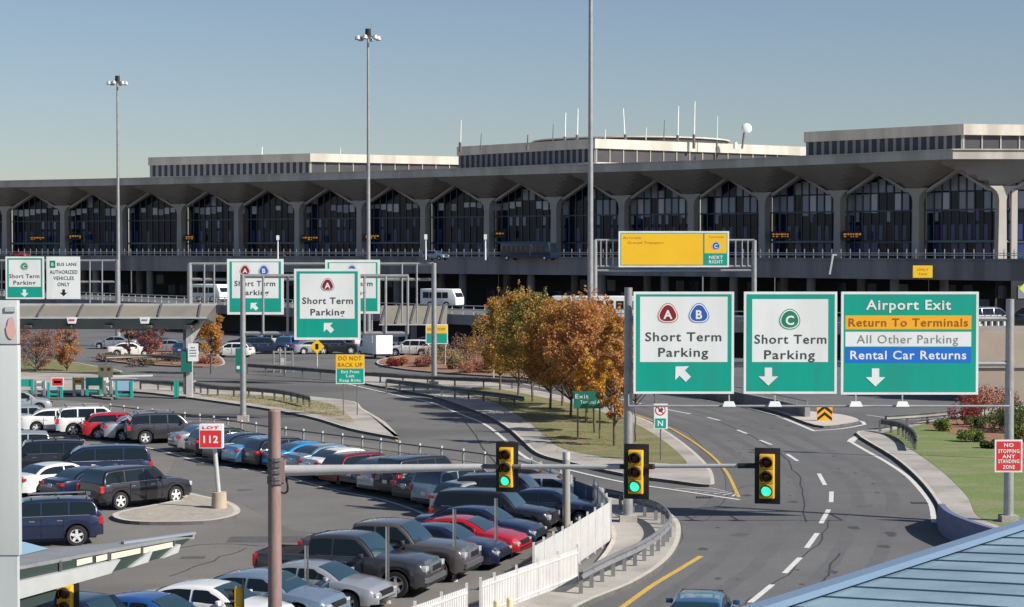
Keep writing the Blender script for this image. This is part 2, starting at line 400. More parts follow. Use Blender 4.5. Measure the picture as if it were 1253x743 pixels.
patch('lawn',[(560,483),(600,493),(640,515),(665,535),(690,553),(760,566),(818,571),(838,572),(838,566),(815,545),(780,523),(740,508),(700,497),(640,484),(590,476)],GRASS)
island('corner_island',[(163,481),(292,497),(377,512),(428,527),(479,537),(487,537),(474,522),(463,514),(443,502),(433,494),(384,488),(300,481),(240,478),(180,472),(165,465),(77,459),(-120,459),(-120,484),(77,483),(136,490)],CONC)
patch('dry_grass',[(245,486),(300,495),(380,508),(430,520),(425,510),(405,497),(370,491),(300,485)],mat('dry_lawn',(.26,.215,.12),.95,c2=(.19,.175,.075),sc=.8,grain=.3,c3=(.33,.28,.21),sc3=.5))
island('planting_strip',[(-120,443),(60,443),(118,450),(150,457),(100,457),(-120,457)],GRASS)
island('shrub_bed',[(118,440),(180,431),(255,434),(275,444),(262,450),(190,448)],MULCH)
island('shrub_bank',[(462,447),(472,440),(520,434),(600,428),(700,436),(760,455),(700,468),(640,464),(560,459),(500,454)],MULCH)
island('median_island',[(902,494),(950,506),(998,523),(1030,522),(1051,517),(1030,510),(985,505),(930,494)],KERB)
island('roadside_verge',[(1048,533),(1093,562),(1124,589),(1147,619),(1153,640),(1165,660),(1200,675),(1300,700),(1700,760),(1700,500),(1300,496),(1200,505),(1160,513),(1118,521),(1074,529)],CONC)
patch('green_lawn',[(1082,533),(1109,550),(1139,570),(1166,593),(1185,614),(1196,636),(1232,652),(1300,682),(1690,740),(1690,506),(1300,501),(1200,510),(1150,517),(1118,525)],GRASS2)
patch('mulch_bed',[(1133,524),(1160,519),(1253,508),(1400,505),(1400,560),(1253,555),(1205,547),(1165,534)],MULCH,.168)
island('fence_island',[(833,650),(829,672),(812,694),(773,719),(712,745),(640,792),(560,860),(520,830),(590,765),(640,737),(706,714),(747,668),(742,640),(722,612),(745,612),(800,622),(825,636)],CONC)
island('sign_island',[(138,636),(160,642),(210,643),(260,641),(290,634),(293,626),(280,618),(250,611),(228,607),(215,616),(150,629)],mat('gritty_concrete',(.40,.37,.32),.9,c2=(.30,.27,.23),sc=3,grain=.2),h=.15,kerb=.25)
# ------------------------------------------------------------------ guard rails
def guard_rail(px,label,m=DSTEEL,group=None,step=1.9,zt=.75,name='guard_rail'):
    pts=gp(px,zt,6); o=pts[0]; base=Vector((o.x,o.y,0))
    e=empty(name,base,0,label,'guard rail',group)
    mb=MB(); q=resample(pts,.5)
    prof=[(-.03,-.17),(.05,-.11),(-.02,0),(.05,.11),(-.03,.17)]
    rows=[]
    n=len(q)
    for i,p in enumerate(q):
        t=(q[min(i+1,n-1)]-q[max(i-1,0)]); t.z=0; t.normalize(); s=Vector((t.y,-t.x,0))
        rows.append([p-base+s*a+Vector((0,0,b)) for a,b in prof]+[p-base+s*(a-.02)+Vector((0,0,b)) for a,b in prof[::-1]])
    for i in range(n-1):
        for k in range(10): mb.face([rows[i][k],rows[i+1][k],rows[i+1][(k+1)%10],rows[i][(k+1)%10]],m)
    mb.build('rail',e,smooth=True,ang=60)
    for p in resample(pts,step):
        pm=MB(); pm.box((0,0,(zt+.12)/2-.05),(.13,.13,zt+.12),m)
        pm.build('post',e,loc=Vector((p.x,p.y,0))-base+Vector((-.03,.12,0)))
    return e
guard_rail([(712,704),(743,688),(788,667),(812,650),(821,636),(810,622),(788,614),(758,606),(733,601)],'steel guard rail curving round the concrete corner beside the white fence',mat('grey_rail',(.20,.205,.22),.5,.4,c2=(.26,.26,.27),sc=1),step=1.15)
guard_rail([(473,466),(530,473),(580,480),(620,485),(643,489)],'dark guard rail on the lawn left of the autumn trees, ending by the first trunk',step=2.2)
guard_rail([(303,447),(360,451),(438,457),(520,462),(620,466),(700,470)],'long dark guard rail behind the yellow and green warning sign',step=2.6)
guard_rail([(238,470),(262,474),(300,476),(345,480),(380,488)],'dark guard rail starting at the canopy post beside the grass strip',step=1.5)
guard_rail([(172,467),(200,468),(235,471)],'short guard rail between the green boards and the canopy post',step=1.6)
guard_rail([(1078,516),(1100,520),(1116,529),(1122,540)],'short curled guard rail at the head of the right pavement',step=1.2)
guard_rail([(1085,511),(1130,508),(1162,505)],'dark guard rail behind the curled rail end beside the flower bed',step=1.8)
guard_rail([(130,437),(190,436),(232,440)],'dark rail around the shrub bed under the canopy',step=2.5)
# jersey barrier of the median and rail on it
e=empty('median_barrier',G(990,515),0,'grey concrete and steel barrier running back from the chevron sign','barrier')
b0=G(990,515); mb=MB(); pts=gp([(988,513),(960,506),(920,497),(880,490),(800,480)],0)
for a,b in zip(pts[:-1],pts[1:]): mb.bar(a-b0+Vector((0,0,.4)),b-b0+Vector((0,0,.4)),.35,.8,DCONC,ext=.02)
mb.build('barrier_wall',e)
mb=MB()
for a,b in zip(pts[:-1],pts[1:]): mb.bar(a-b0+Vector((0,0,1.15)),b-b0+Vector((0,0,1.15)),.07,.07,STEEL,ext=.02)
mb.build('rail',e)
for p in resample(pts,2.2):
    pm=MB(); pm.box((0,0,.98),(.07,.07,.4),STEEL); pm.build('post',e,loc=p-b0)
# row of crash cushions / concrete blocks right of the chevron
# chevron sign
def placed(px,py,z=0): return G(px,py,z)
c=G(1009,518); e=empty('chevron_sign',c,0,'orange and black chevron board at the point of the median','road sign')
mb=MB(); s=c.y/FPX; mb.box((0,0,.12+.5),(19*s,.05,.98),SORG); mb.build('panel',e)
mb=MB()
for k in (0,1):
    z=.45+k*.42; wd=9*s
    for sx in (-1,1):
        mb.face([(0,-.031,z+.28),(sx*wd,-.031,z-.10),(sx*wd,-.031,z-.32 if k else z-.30),(0,-.031,z+.06)] if sx<0 else [(0,-.031,z+.06),(sx*wd,-.031,z-.32 if k else z-.30),(sx*wd,-.031,z-.10),(0,-.031,z+.28)],BLACK)
mb.build('chevron_stripes',e)
mb=MB(); mb.box((-.3,.06,.3),(.08,.06,.6),STEEL); mb.box((.3,.06,.3),(.08,.06,.6),STEEL); mb.build('bracket',e)
# curved concrete parapet at the right of the road
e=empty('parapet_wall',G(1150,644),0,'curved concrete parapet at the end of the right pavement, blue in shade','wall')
b0=G(1150,644); pts=gp([(1150,636),(1154,650),(1167,661),(1200,675),(1260,693),(1400,735)],0,6)
mb=MB(); n=len(pts); rows=[]
for i,p in enumerate(pts):
    t=(pts[min(i+1,n-1)]-pts[max(i-1,0)]); t.normalize(); s=Vector((-t.y,t.x,0))
    hgt=min(1.0,.15+i*.17)
    prof=[(-.15,0),(-.15,.2*hgt),(-.13,hgt) ,(.10,hgt),(.15,0)]
    rows.append([p-b0+s*a+Vector((0,0,b)) for a,b in prof])
WPAR=mat('parapet_shade_blue',(.12,.15,.26),.7,c2=(.15,.18,.29),sc=1)  # blue shade painted into the colour of the pale concrete
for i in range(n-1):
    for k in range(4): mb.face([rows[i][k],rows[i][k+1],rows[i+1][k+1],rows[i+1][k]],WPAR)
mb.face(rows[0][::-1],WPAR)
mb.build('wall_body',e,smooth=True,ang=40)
# ------------------------------------------------------------------ terminal
def lerp(a,b,t): return a+(b-a)*t
def interp(x,T):
    if x<=T[0][0]: return T[0][1]
    for (a,b),(c_,d) in zip(T[:-1],T[1:]):
        if x<=c_: return lerp(b,d,(x-a)/(c_-a))
    return T[-1][1]
RT=[(-150,224),(0,222),(182,218.5),(534,208),(880,196.5),(1165,184),(1300,184)]
ZR=26.0
def edgeD(px): return (ZR-CAMZ)*FPX/(HOR-interp(px,RT))
cpx=[-134,-62,8,79,150,222,292,366,442,520,598,680,763,848,935,1027,1123,1224,1334]
C=[]
for p in cpx:
    D=edgeD(p)+ (9 if p<1200 else 8); C.append(Vector(((p-626.5)/FPX*D,D,0)))
C[-2]=Vector(((1224-626.5)/FPX*302.5,302.5,0)); C[-1]=C[-2]+Vector((15.5,.3,0))
S=[];N=[]
for a,b in zip(C[:-1],C[1:]):
    t=(b-a).normalized(); S.append((a+b)/2); N.append(Vector((t.y,-t.x,0)))
F=[s+n*7.3 for s,n in zip(S,N)]
F[-1]=S[-1]+Vector((0,-4.2,0))
B=[s-n*7.3 for s,n in zip(S,N)]
term=empty('airport_terminal',C[9],0,'long concrete airport terminal with vaulted canopy roof and dark glass bays','building')
T0=C[9]
def V(p,z): return Vector((p.x,p.y,z))-T0
ZC=20.0; ZS=23.4; ZE=24.6
# soffit shells
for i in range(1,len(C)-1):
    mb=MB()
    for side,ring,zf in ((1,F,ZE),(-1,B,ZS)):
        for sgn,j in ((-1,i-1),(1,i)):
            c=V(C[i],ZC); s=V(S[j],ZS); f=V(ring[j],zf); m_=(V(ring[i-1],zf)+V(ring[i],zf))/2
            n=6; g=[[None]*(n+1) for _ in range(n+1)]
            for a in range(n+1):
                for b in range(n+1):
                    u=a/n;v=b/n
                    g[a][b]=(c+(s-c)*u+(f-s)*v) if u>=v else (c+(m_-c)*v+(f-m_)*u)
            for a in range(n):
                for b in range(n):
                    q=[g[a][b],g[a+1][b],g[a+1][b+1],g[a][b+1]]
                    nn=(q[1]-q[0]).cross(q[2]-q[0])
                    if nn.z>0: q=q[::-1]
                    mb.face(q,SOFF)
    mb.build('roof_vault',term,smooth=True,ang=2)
# arch ribs + piers
for i in range(1,len(C)-1):
    mb=MB(); t=(C[i+1]-C[i-1]).normalized()
    if i==len(C)-2: t=Vector((1,.22,0)).normalized()
    n=Vector((t.y,-t.x,0))
    ang=math.atan2(t.y,t.x)
    def sec(z,wd,dp): return [V(C[i]+t*a*wd/2+n*b*dp/2,z) for a,b in ((-1,-1),(1,-1),(1,1),(-1,1))]
    rings=[sec(9.3,1.45,1.4),sec(18.4,1.2,1.4),sec(19.2,1.5,1.5),sec(19.8,2.3,1.6),sec(20.2,3.3,1.7),sec(20.6,4.5,1.7)]
    for a,b in zip(rings[:-1],rings[1:]):
        for k in range(4): mb.face([a[k],a[(k+1)%4],b[(k+1)%4],b[k]],TCONC)
    mb.face(rings[-1],TCONC)
    mb.build('pier',term,smooth=True,ang=30)
    if i==len(C)-2:
        mb=MB(); p=C[i]+t*2.0+n*.4; mb.bar(V(p,9.3),V(p,20.0),.9,.9,TCONC2); mb.build('pier',term)
    for j,sg in ((i-1,-1),(i,1)):
        mb=MB(); a=V(C[i]+t*sg*1.9,ZC+.12); b=V(S[j],ZS-.12)
        mb.bar(a,b,.9,.42,TCONC,ext=.1)
        mb.build('arch_rib',term)
# roof slab & fascia
back=Vector((.57,.82,0))*48
mb=MB()
edge=F[:]
corner=P(1166,184,edgeD(1165)-1.0); corner.z=0
edge=[f for f in F[:-2]]+[corner,corner+Vector((26,1.0,0))]
bk=[p+back for p in edge]
for i in range(len(edge)-1):
    a,b=edge[i],edge[i+1]; c,d=bk[i+1],bk[i]
    mb.face([V(a,ZR),V(b,ZR),V(c,ZR+.3),V(d,ZR+.3)],TCONC2)
    mb.face([V(a,ZE),V(b,ZE),V(b,ZR),V(a,ZR)],TCONC2)
    n_=Vector(((b-a).y,-(b-a).x,0)).normalized()
    mb.face([V(a,ZE),V(a-n_*1.2,ZE),V(b-n_*1.2,ZE),V(b,ZE)],TCONC)
mb.build('roof_slab',term)
mb=MB()
for i in range(len(edge)-1):
    a,b=edge[i],edge[i+1]; n_=Vector(((b-a).y,-(b-a).x,0)).normalized()*.06
    mb.bar(V(a+n_,ZR+.06),V(b+n_,ZR+.06),.3,.18,TCONC2)
mb.build('roof_trim',term)
# fill between last vaults and corner fascia
# glass walls
gr=random.Random(3)
for i in range(len(C)-1):
    a=C[i]; b=C[i+1]; n=N[i]; a=a-n*2.2; b=b-n*2.2
    mb=MB(); mb.face([V(a,9.2),V(b,9.2),V(b,24.2),V(a,24.2)],TGLASS); wl=mb.build('glass_wall',term)
    NC=10; rows=[9.3,12.2,14.9,17.2,20.0,22.9]
    fm=MB()
    blob=gr.random()
    for k in range(NC):
        for r in range(len(rows)-1):
            u0=(k+.12)/NC; u1=(k+.88)/NC
            p0=lerp(a,b,u0)+n*.05; p1=lerp(a,b,u1)+n*.05; z0=rows[r]+.15; z1=rows[r+1]-.12
            q=gr.random(); m=TGLASS
            wav=.5+.5*math.sin(k*.9+i*1.7)
            if r==3:
                right=i>10
                if q<(.75 if right else .6): m=gr.choice([TGLASS2,TGLASS4] if not right else [TGLASS2,TGLASS2,TGLASS4])
                if not right: z0+= .9+ .8*wav; z1=min(z1,z0+1.2+gr.random()*.8)
                else: z0-=gr.random()*1.0
            elif r==4:
                if q<(.75 if i>11 else .12): m=TGLASS2
                z1-=gr.random()*1.5
            elif r==2: m=TGLASS3 if q<.22 else (TGLASS2 if q<.34 else TGLASS); z0+=.3; p1=lerp(p0,p1,.55)
            elif r==1: m=TGLASS3 if q<.6 else TGLASS; p1=lerp(p0,p1,.6)
            else: m=TGLASS3 if q<.4 else TGLASS
            if m is TGLASS: continue
            fm.face([V(p0,z0),V(p1,z0),V(p1,z1),V(p0,z1)],m)
    fm.build('window_panes',wl)
    mm=MB()
    for k in range(1,NC):
        p=lerp(a,b,k/NC)+n*.12; mm.bar(V(p,9.3),V(p,24),.16,.2,MULL)
    for z in (12.0,17.1): mm.bar(V(a+n*.12,z),V(b+n*.12,z),.18,.25,MULL)
    mm.build('mullions',wl)
    # entrance canopy band over doors
    if i%2==0:
        mb=MB(); mb.bar(V(a+n*.8,12.1),V(b+n*.8,12.1),1.2,.35,mat('door_band',(.12,.16,.22),.4)); mb.build('door_canopy',term)
# penthouse storeys on the roof
def penthouse(pts,name='rooftop_storey',zb=25.9,zt=31.0):
    # pts: list of (px, py_top); world by ZT
    W=[]
    for px,py in pts:
        D=(zt-CAMZ)*FPX/(HOR-py); W.append(Vector(((px-626.5)/FPX*D,D,0)))
    bk=Vector((.3,.95,0)); poly=W+[W[-1]+bk*22,W[0]+bk*22]
    mb=MB(); mb.prism([(p-T0)[:2] for p in poly],zt-1.75,zt,TCONC2,bottom=True); mb.build('parapet_band',term)
    cen=sum(poly,Vector((0,0,0)))/len(poly)
    ins=[p+(cen-p).normalized()*.7 for p in poly]
    mb=MB(); mb.prism([(p-T0)[:2] for p in ins],zb,zt-1.7,DARKW,top=False); mb.build(name,term)
    fm=MB(); 
    for a,b in zip(ins[:len(W)-1],ins[1:len(W)]):
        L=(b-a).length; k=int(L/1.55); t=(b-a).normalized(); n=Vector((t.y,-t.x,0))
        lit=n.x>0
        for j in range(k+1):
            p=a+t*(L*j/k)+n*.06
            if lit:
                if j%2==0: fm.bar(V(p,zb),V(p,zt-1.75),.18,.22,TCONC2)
            else: fm.bar(V(p,zb),V(p,zt-1.75),.62,.16,mat('penthouse_pier_shade',(.24,.27,.31),.6))  # sides away from the sun get their shade as a blue-grey colour
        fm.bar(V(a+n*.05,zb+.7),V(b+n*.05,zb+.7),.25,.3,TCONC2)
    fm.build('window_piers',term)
penthouse([(182,193),(380,188),(562,192)])
penthouse([(559,180),(728,170),(984,180)])
penthouse([(983,162),(1178,152),(1330,154)])
# curved roof drum above the middle storey
mb=MB(); c=P(772,170,404); c=Vector((c.x,c.y,0)); seg=28
for k in range(seg):
    a0=2*PI*k/seg;a1=2*PI*(k+1)/seg
    def q(a,rr,z): return V(c+Vector((math.cos(a)*20*rr,math.sin(a)*20*rr,0)),z)
    mb.face([q(a0,1,30),q(a1,1,30),q(a1,1,32.7),q(a0,1,32.7)],DARKW)
    mb.face([q(a0,1.02,32.7),q(a1,1.02,32.7),q(a1,1.02,32.95),q(a0,1.02,32.95)],TCONC2)
    mb.face([q(a0,1.02,32.95),q(a1,1.02,32.95),V(c,33.8)],TCONC2)
    mb.face([q(a1,1.02,32.7),q(a0,1.02,32.7),V(c,32.7)],TCONC2)
mb.build('roof_drum',term,smooth=True,ang=20)
# orange dotted-text departure boards under the canopy
bn=0
for px,py,wd in ((45,292,17),(92,290,16),(232,291,12),(379,292,20),(455,290,18),(612,287,14),(955,288,24),(1043,288,26)):
    D=edgeD(px)+8.5; c=P(px,py,D); s=D/FPX
    t=(C[10]-C[9]).normalized(); rz=R(-34)+math.atan2(0,1)
    where=['at the far left under the first bay','under the second bay from the left','right of the left tall light mast','between the two left light masts','just left of the second light mast','above the autumn trees','behind the yellow overhead sign','behind the sign for airport exit'][bn]; bn+=1
    e=empty('departure_board',(c.x,c.y,c.z-.6),0,'dark hanging board with orange dotted lettering '+where,'display board','departure boards in the terminal')
    mb=MB(); mb.box((0,0,.6),(wd*s,.3,1.3),BLACK); mb.build('casing',e)
    mb=MB(); k=0; x=-wd*s/2+.25
    rr=random.Random(px)
    while x<wd*s/2-.3:
        l=rr.uniform(.18,.5); mb.box((x+l/2,-.17,.78),(l,.02,rr.uniform(.22,.34)),LED)
        if rr.random()<.7: mb.box((x+l/2,-.17,.4),(l*.8,.02,rr.uniform(.15,.25)),LED)
        x+=l+rr.uniform(.08,.2)
    mb.build('lettering',e)
    mb=MB(); mb.tube((0,0,1.2),(0,0,6.5),.05,.05,MULL,6); mb.build('hanger',e)
# ------------------------------------------------------------------ viaduct in front of the terminal
via=empty('viaduct',C[9],0,'elevated concrete roadway with a railing in front of the terminal','viaduct')
E=[s+n*20.5 for s,n in zip(S,N)]
E[-2]=E[-3]+(E[-3]-E[-4]); E[-1]=E[-2]+(E[-3]-E[-4])*2
for i in range(len(E)-1):
    a,b=E[i],E[i+1]; n=Vector(((b-a).y,-(b-a).x,0)).normalized(); ca,cb=C[i]-n*2,C[i+2]-n*2 if i+2<len(C) else C[-1]
    mb=MB()
    mb.face([V(a,6.4),V(b,6.4),V(b,9.45),V(a,9.45)],DCONC)
    mb.face([V(a,9.45),V(b,9.45),V(b-n*.35,9.45),V(a-n*.35,9.45)],CONC)
    mb.face([V(a,6.4),V(a-n*24,6.4),V(b-n*24,6.4),V(b,6.4)],DARKW)
    mb.face([V(a-n*.35,8.9),V(b-n*.35,8.9),V(b-n*24,8.9),V(a-n*24,8.9)],ROAD2)
    mb.bar(V(a+n*.1,9.4),V(b+n*.1,9.4),.2,.25,DCONC)
    mb.build('deck',via)
    mb=MB(); L=(b-a).length; k=int(L/1.6); t=(b-a).normalized()
    for j in range(k):
        p=a+t*(L*(j+.5)/k)-n*.2; mb.bar(V(p,9.45),V(p,10.9),.13,.13,STEEL)
    for z in (10.3,10.0): mb.bar(V(a-n*.2,z),V(b-n*.2,z),.09,.1,LSTEEL)
    mb.build('railing',via)
    mb=MB(); p=a-n*3; mb.tube(V(p,0),V(p,6.5),.7,.7,DCONC,10); mb.build('column',via)
    mb=MB(); p=a-n*16; mb.tube(V(p,0),V(p,6.5),.7,.7,CONC,10); mb.build('column',via)
# lower storey wall
mb=MB()
for i in range(len(C)-1):
    n=N[i]; a,b=C[i]-n*3,C[i+1]-n*3
    mb.face([V(a,0),V(b,0),V(b,9),V(a,9)],DARKW)
mb.build('lower_wall',term)
gr=random.Random(9)
for i in range(len(C)-1):
    n=N[i]; a,b=C[i]-n*2.9,C[i+1]-n*2.9
    for k in range(5):
        if gr.random()<.9:
            u=(k+.15)/5; p0=lerp(a,b,u);p1=lerp(a,b,u+.6/5); z0=gr.choice([1,3.2]); mb=MB(); mb.face([V(p0,z0),V(p1,z0),V(p1,z0+2),V(p0,z0+2)],gr.choice([TGLASS3,TGLASS2,TGLASS3])); mb.build('lower_window',term)
# intermediate ramp with retaining wall
rp=empty('elevated_ramp',G(450,421),0,'lower elevated roadway on piers between the far car park and the terminal','ramp'); b0=G(450,421)
def LD(px): return interp(px,[(-80,330),(0,300),(200,262),(450,228),(640,208),(900,196),(1080,190)])
RP=[Vector(((p-626.5)/FPX*LD(p),LD(p),0)) for p in (-80,0,100,200,320,450,545,640,770,900,1080)]
ZT2=3.7
for i,(a,b) in enumerate(zip(RP[:-1],RP[1:])):
    n=Vector(((b-a).y,-(b-a).x,0)).normalized()
    def U(p,z): return Vector((p.x,p.y,z))-b0
    mb=MB()
    mb.face([U(a,2.6),U(b,2.6),U(b,ZT2),U(a,ZT2)],DCONC); mb.face([U(a,ZT2),U(b,ZT2),U(b-n*14,ZT2),U(a-n*14,ZT2)],ROAD2)
    mb.face([U(a,2.6),U(a-n*14,2.6),U(b-n*14,2.6),U(b,2.6)],DCONC)
    mb.build('deck',rp)
    mb=MB(); mb.face([U(a-n*6,0),U(b-n*6,0),U(b-n*6,2.7),U(a-n*6,2.7)],DARKW); mb.build('back_wall',rp)
    mb=MB(); L=(b-a).length;k=max(2,int(L/1.8)); t=(b-a).normalized()
    for j in range(k):
        p=a+t*(L*(j+.5)/k)-n*.2; mb.bar(U(p,ZT2),U(p,ZT2+1.0),.1,.1,LSTEEL)
    for z in (.55,1.0): mb.bar(U(a-n*.2,ZT2+z),U(b-n*.2,ZT2+z),.09,.09,LSTEEL)
    mb.build('railing',rp)
    if i>=0:
        k=max(1,int(L/9))
        for j in range(k):
            mb=MB(); p=a+t*(L*(j+.5)/k)-n*1.2; mb.bar(U(p,0),U(p,2.7),.7,.7,DCONC if j%2 else CONC); mb.build('pier',rp)
# solid wall right of the piers (behind trees) and near ramp on the right
mb=MB(); bb=G(1253,475); e=empty('near_ramp',Vector((bb.x,137,0)),0,'tan concrete road ramp carrying dark cars behind the flower bed','ramp')
o=Vector((bb.x,137,0))
x0=(1197-626.5)/FPX*140
mb.box(((60+x0)/2-o.x,9,2.5),(60-x0,12,5.0),TANC); mb.build('ramp_wall',e)
mb=MB(); mb.box(((60+x0)/2-o.x,3.3-.05,5.2),(60-x0,.3,.5),CONC); mb.box(((60+x0)/2-o.x,2.9,2.6),(60-x0,.1,.25),CONC); mb.build('kerb_parapet',e)
mb=MB()
for k in range(5): mb.tube((x0-o.x+.3+k*.45,3.9,5.0),(x0-o.x+.3+k*.45,3.9,6.2),.09,.09,SWHITE,8)
mb.build('delineator_post',e)
# slope / abutment left of it

# ------------------------------------------------------------------ signs
def plate(parent,name,rects):
    mb=MB()
    for x0,z0,x1,z1,y,m in rects:
        mb.face([(x0,y,z0),(x1,y,z0),(x1,y,z1),(x0,y,z1)],m)
    return mb.build(name,parent)
LAY=.004
class Sign:
    def __init__(s,name,label,cat,rect,D,border=SWHITE,face=SGREEN,bw=3,group=None,thick=.12,rz=0):
        s.s=D/FPX; x0,y0,x1,y1=rect; s.rect=rect
        s.cx=(x0+x1)/2; s.cy=(y0+y1)/2
        c=P(s.cx,s.cy,D); s.c=c
        s.hw=(x1-x0)/2*s.s; s.hh=(y1-y0)/2*s.s
        s.e=empty(name,(c.x,c.y,c.z-s.hh),rz,label,cat,group)
        s.by=-thick/2
        mb=MB(); mb.box((0,0,s.hh),(2*s.hw,thick,2*s.hh),border); s.panel=mb.build('panel',s.e)
        b=bw*s.s
        if face is not None: plate(s.e,'panel_face',[(-s.hw+b,b,s.hw-b,2*s.hh-b,s.by-LAY,face)])
        s.T=MB(); s.lv=2
    def xz(s,px,py): return ((px-s.cx)*s.s, s.hh-(py-s.cy)*s.s)
    def rect_(s,x0,y0,x1,y1,m,lv=2,name='field'):
        a=s.xz(x0,y1); b=s.xz(x1,y0); plate(s.e,name,[(a[0],a[1],b[0],b[1],s.by-LAY*lv,m)])
    def text(s,px,py,hpx,wpx,st,m,bold=.012,lv=4,sp=1.12):
        vs,fs,(z0,z1),(x0,x1)=text_geo(st,1,bold,sp)
        cap=text_geo('H',1,bold,sp)[2]; capz=cap[1]-cap[0]; base=cap[0]
        k=hpx*s.s/capz; kx=wpx*s.s/(x1-x0) if wpx else k
        cx,cz=s.xz(px,py)
        out=[(cx+(v.x-(x0+x1)/2)*kx, s.by-LAY*lv, cz+(v.y-(base+capz/2))*k) for v in vs]
        s.T.mesh(out,fs,m)
    def poly(s,pts,m,lv=4,name='arrow'):
        mb=MB(); q=[(s.xz(*p)[0],s.by-LAY*lv,s.xz(*p)[1]) for p in pts]
        n=(Vector(q[1])-Vector(q[0])).cross(Vector(q[2])-Vector(q[1]))
        mb.face(q,m); o=mb.build(name,s.e)
    def arrow(s,px,py,r,ang,m,lv=4):
        # block arrow pointing at angle (0 = down), clockwise on picture
        base=[(0,1),(1,.05),(.38,.05),(.38,-.85),(-.38,-.85),(-.38,.05),(-1,.05)]
        c,d=math.cos(ang),math.sin(ang)
        s.poly([(px+(x*c-y*d)*r,py+(x*d+y*c)*r) for x,y in base],m,lv)
    def badge(s,px,py,r,ch,m,ring,tri=.10,wf=None):
        for k,(rr,mm) in enumerate(((1.12,SWHITE),(1.06,ring),(.98,SWHITE),(.86,m))):
            pts=[]
            for a in range(30):
                t=2*PI*a/30; q=r*rr*(1+tri*math.cos(3*t)); pts.append((px+q*math.sin(t),py-q*math.cos(t)*1.0))
            s.poly(pts[::-1],mm,3+k,'emblem')
        s.text(px,py+r*.08,r*.95,0,ch,SWHITE,.03,8)
    def done(s):
        if s.T.v: s.T.build('lettering',s.e)
        return s.e
def gantry(label,D,posts,beams,vert,r=.16,base=0,m=STEEL,pr=.22,name='sign_gantry',dy=.55,twotone=False):
    o=P(posts[0][0],400,D); o.z=base
    e=empty(name,o,0,label,'sign gantry')
    for px,py in posts:
        t=P(px,py,D+dy); q=MB(); q.tube((t.x-o.x,dy,0),(t.x-o.x,dy,t.z-base),pr,pr*.8,m,12)
        if base==0: q.box((t.x-o.x,dy,.2),(pr*3.4,pr*3.4,.4),CONC)
        q.build('post',e,smooth=True)
    for x0,y0,x1,y1 in beams:
        a=P(x0,y0,D+dy);b=P(x1,y1,D+dy); q=MB(); q.tube(a-o,b-o,r,r,m,8); q.build('beam',e,smooth=True)
    for px,y0,y1 in vert:
        a=P(px,y0,D+dy-.12);b=P(px,y1,D+dy-.12); q=MB(); q.tube(a-o,b-o,r*.6,r*.6,m,8); q.build('strut',e,smooth=True)
    return e,o
D1=G(768,645).y
e,o=gantry('tall steel gantry carrying the three big green signs on the right',D1,[(769,352),(1236,366)],[(769,392,1236,390),(769,447,1236,445)],[(800,358,482),(860,358,482),(935,358,482),(1000,358,482),(1065,358,482),(1160,358,482)],r=.11,pr=.2)
# walkway rod with luminaires
q=MB(); a=P(769,497,D1-1.2);b=P(1236,497,D1-1.2); q.tube(a-o,b-o,.045,.045,STEEL,8)
for px in (769,892,948,1047,1104,1236):
    a=P(px,497,D1-1.2); q.tube(a-o,P(px,478,D1+.5)-o,.035,.035,STEEL,6)
q.build('light_rail',e)
for px in (892,948,1047,1104):
    c=P(px,494,D1-1.25)-o; q=MB()
    q.mesh([c+Vector(p) for p in ((-.26,-.13,-.11),(.26,-.13,-.11),(.26,.13,-.11),(-.26,.13,-.11),(-.18,-.1,.08),(.18,-.1,.08),(.18,.1,.08),(-.18,.1,.08))],[(0,3,2,1),(4,5,6,7),(0,1,5,4),(1,2,6,5),(2,3,7,6),(3,0,4,7)],SWHITE); q.build('sign_light',e)
s=Sign('road_sign','large green overhead sign with A and B badges, leftmost on the right gantry','road sign',(775,357,898,482),D1)
s.rect_(783,363,890,443,SWHITE)
s.badge(817,384,11.5,'A',SMAR,SRED); s.badge(855,384,11.5,'B',SBLU2,SBLUE)
s.text(836,412,11,93,'Short Term',SDARK); s.text(836,431,11,61,'Parking',SDARK)
s.arrow(835,457,12,R(135),SWHITE); s.done()
s=Sign('road_sign','green overhead sign with one C badge and a down arrow on the right gantry','road sign',(910,357,1024,482),D1)
s.rect_(920,366,1013,443,SWHITE)
s.badge(966,391,12,'C',SGR3,SGREEN2,.04)
s.text(967,415,11,88,'Short Term',SDARK); s.text(966,434,11,62,'Parking',SDARK)
s.arrow(940,460,12,0,SWHITE); s.done()
s=Sign('road_sign','wide overhead sign reading airport exit with orange, white and blue bands','road sign',(1029,357,1197,483),D1,bw=3)
s.text(1111,373,12,104,'Airport Exit',SWHITE,.02)
s.rect_(1034,386,1188,403,SORG); s.text(1111,394.5,10,146,'Return To Terminals',SLTB,.012)
s.rect_(1034,406,1188,424,SWHITE); s.text(1110,415,10,124,'All Other Parking',SGREY,.0)
s.rect_(1034,425,1188,444,SBLUE); s.text(1111,434.5,10.5,142,'Rental Car Returns',SWHITE,.02)
s.arrow(1071,461,12,0,SWHITE); s.done()
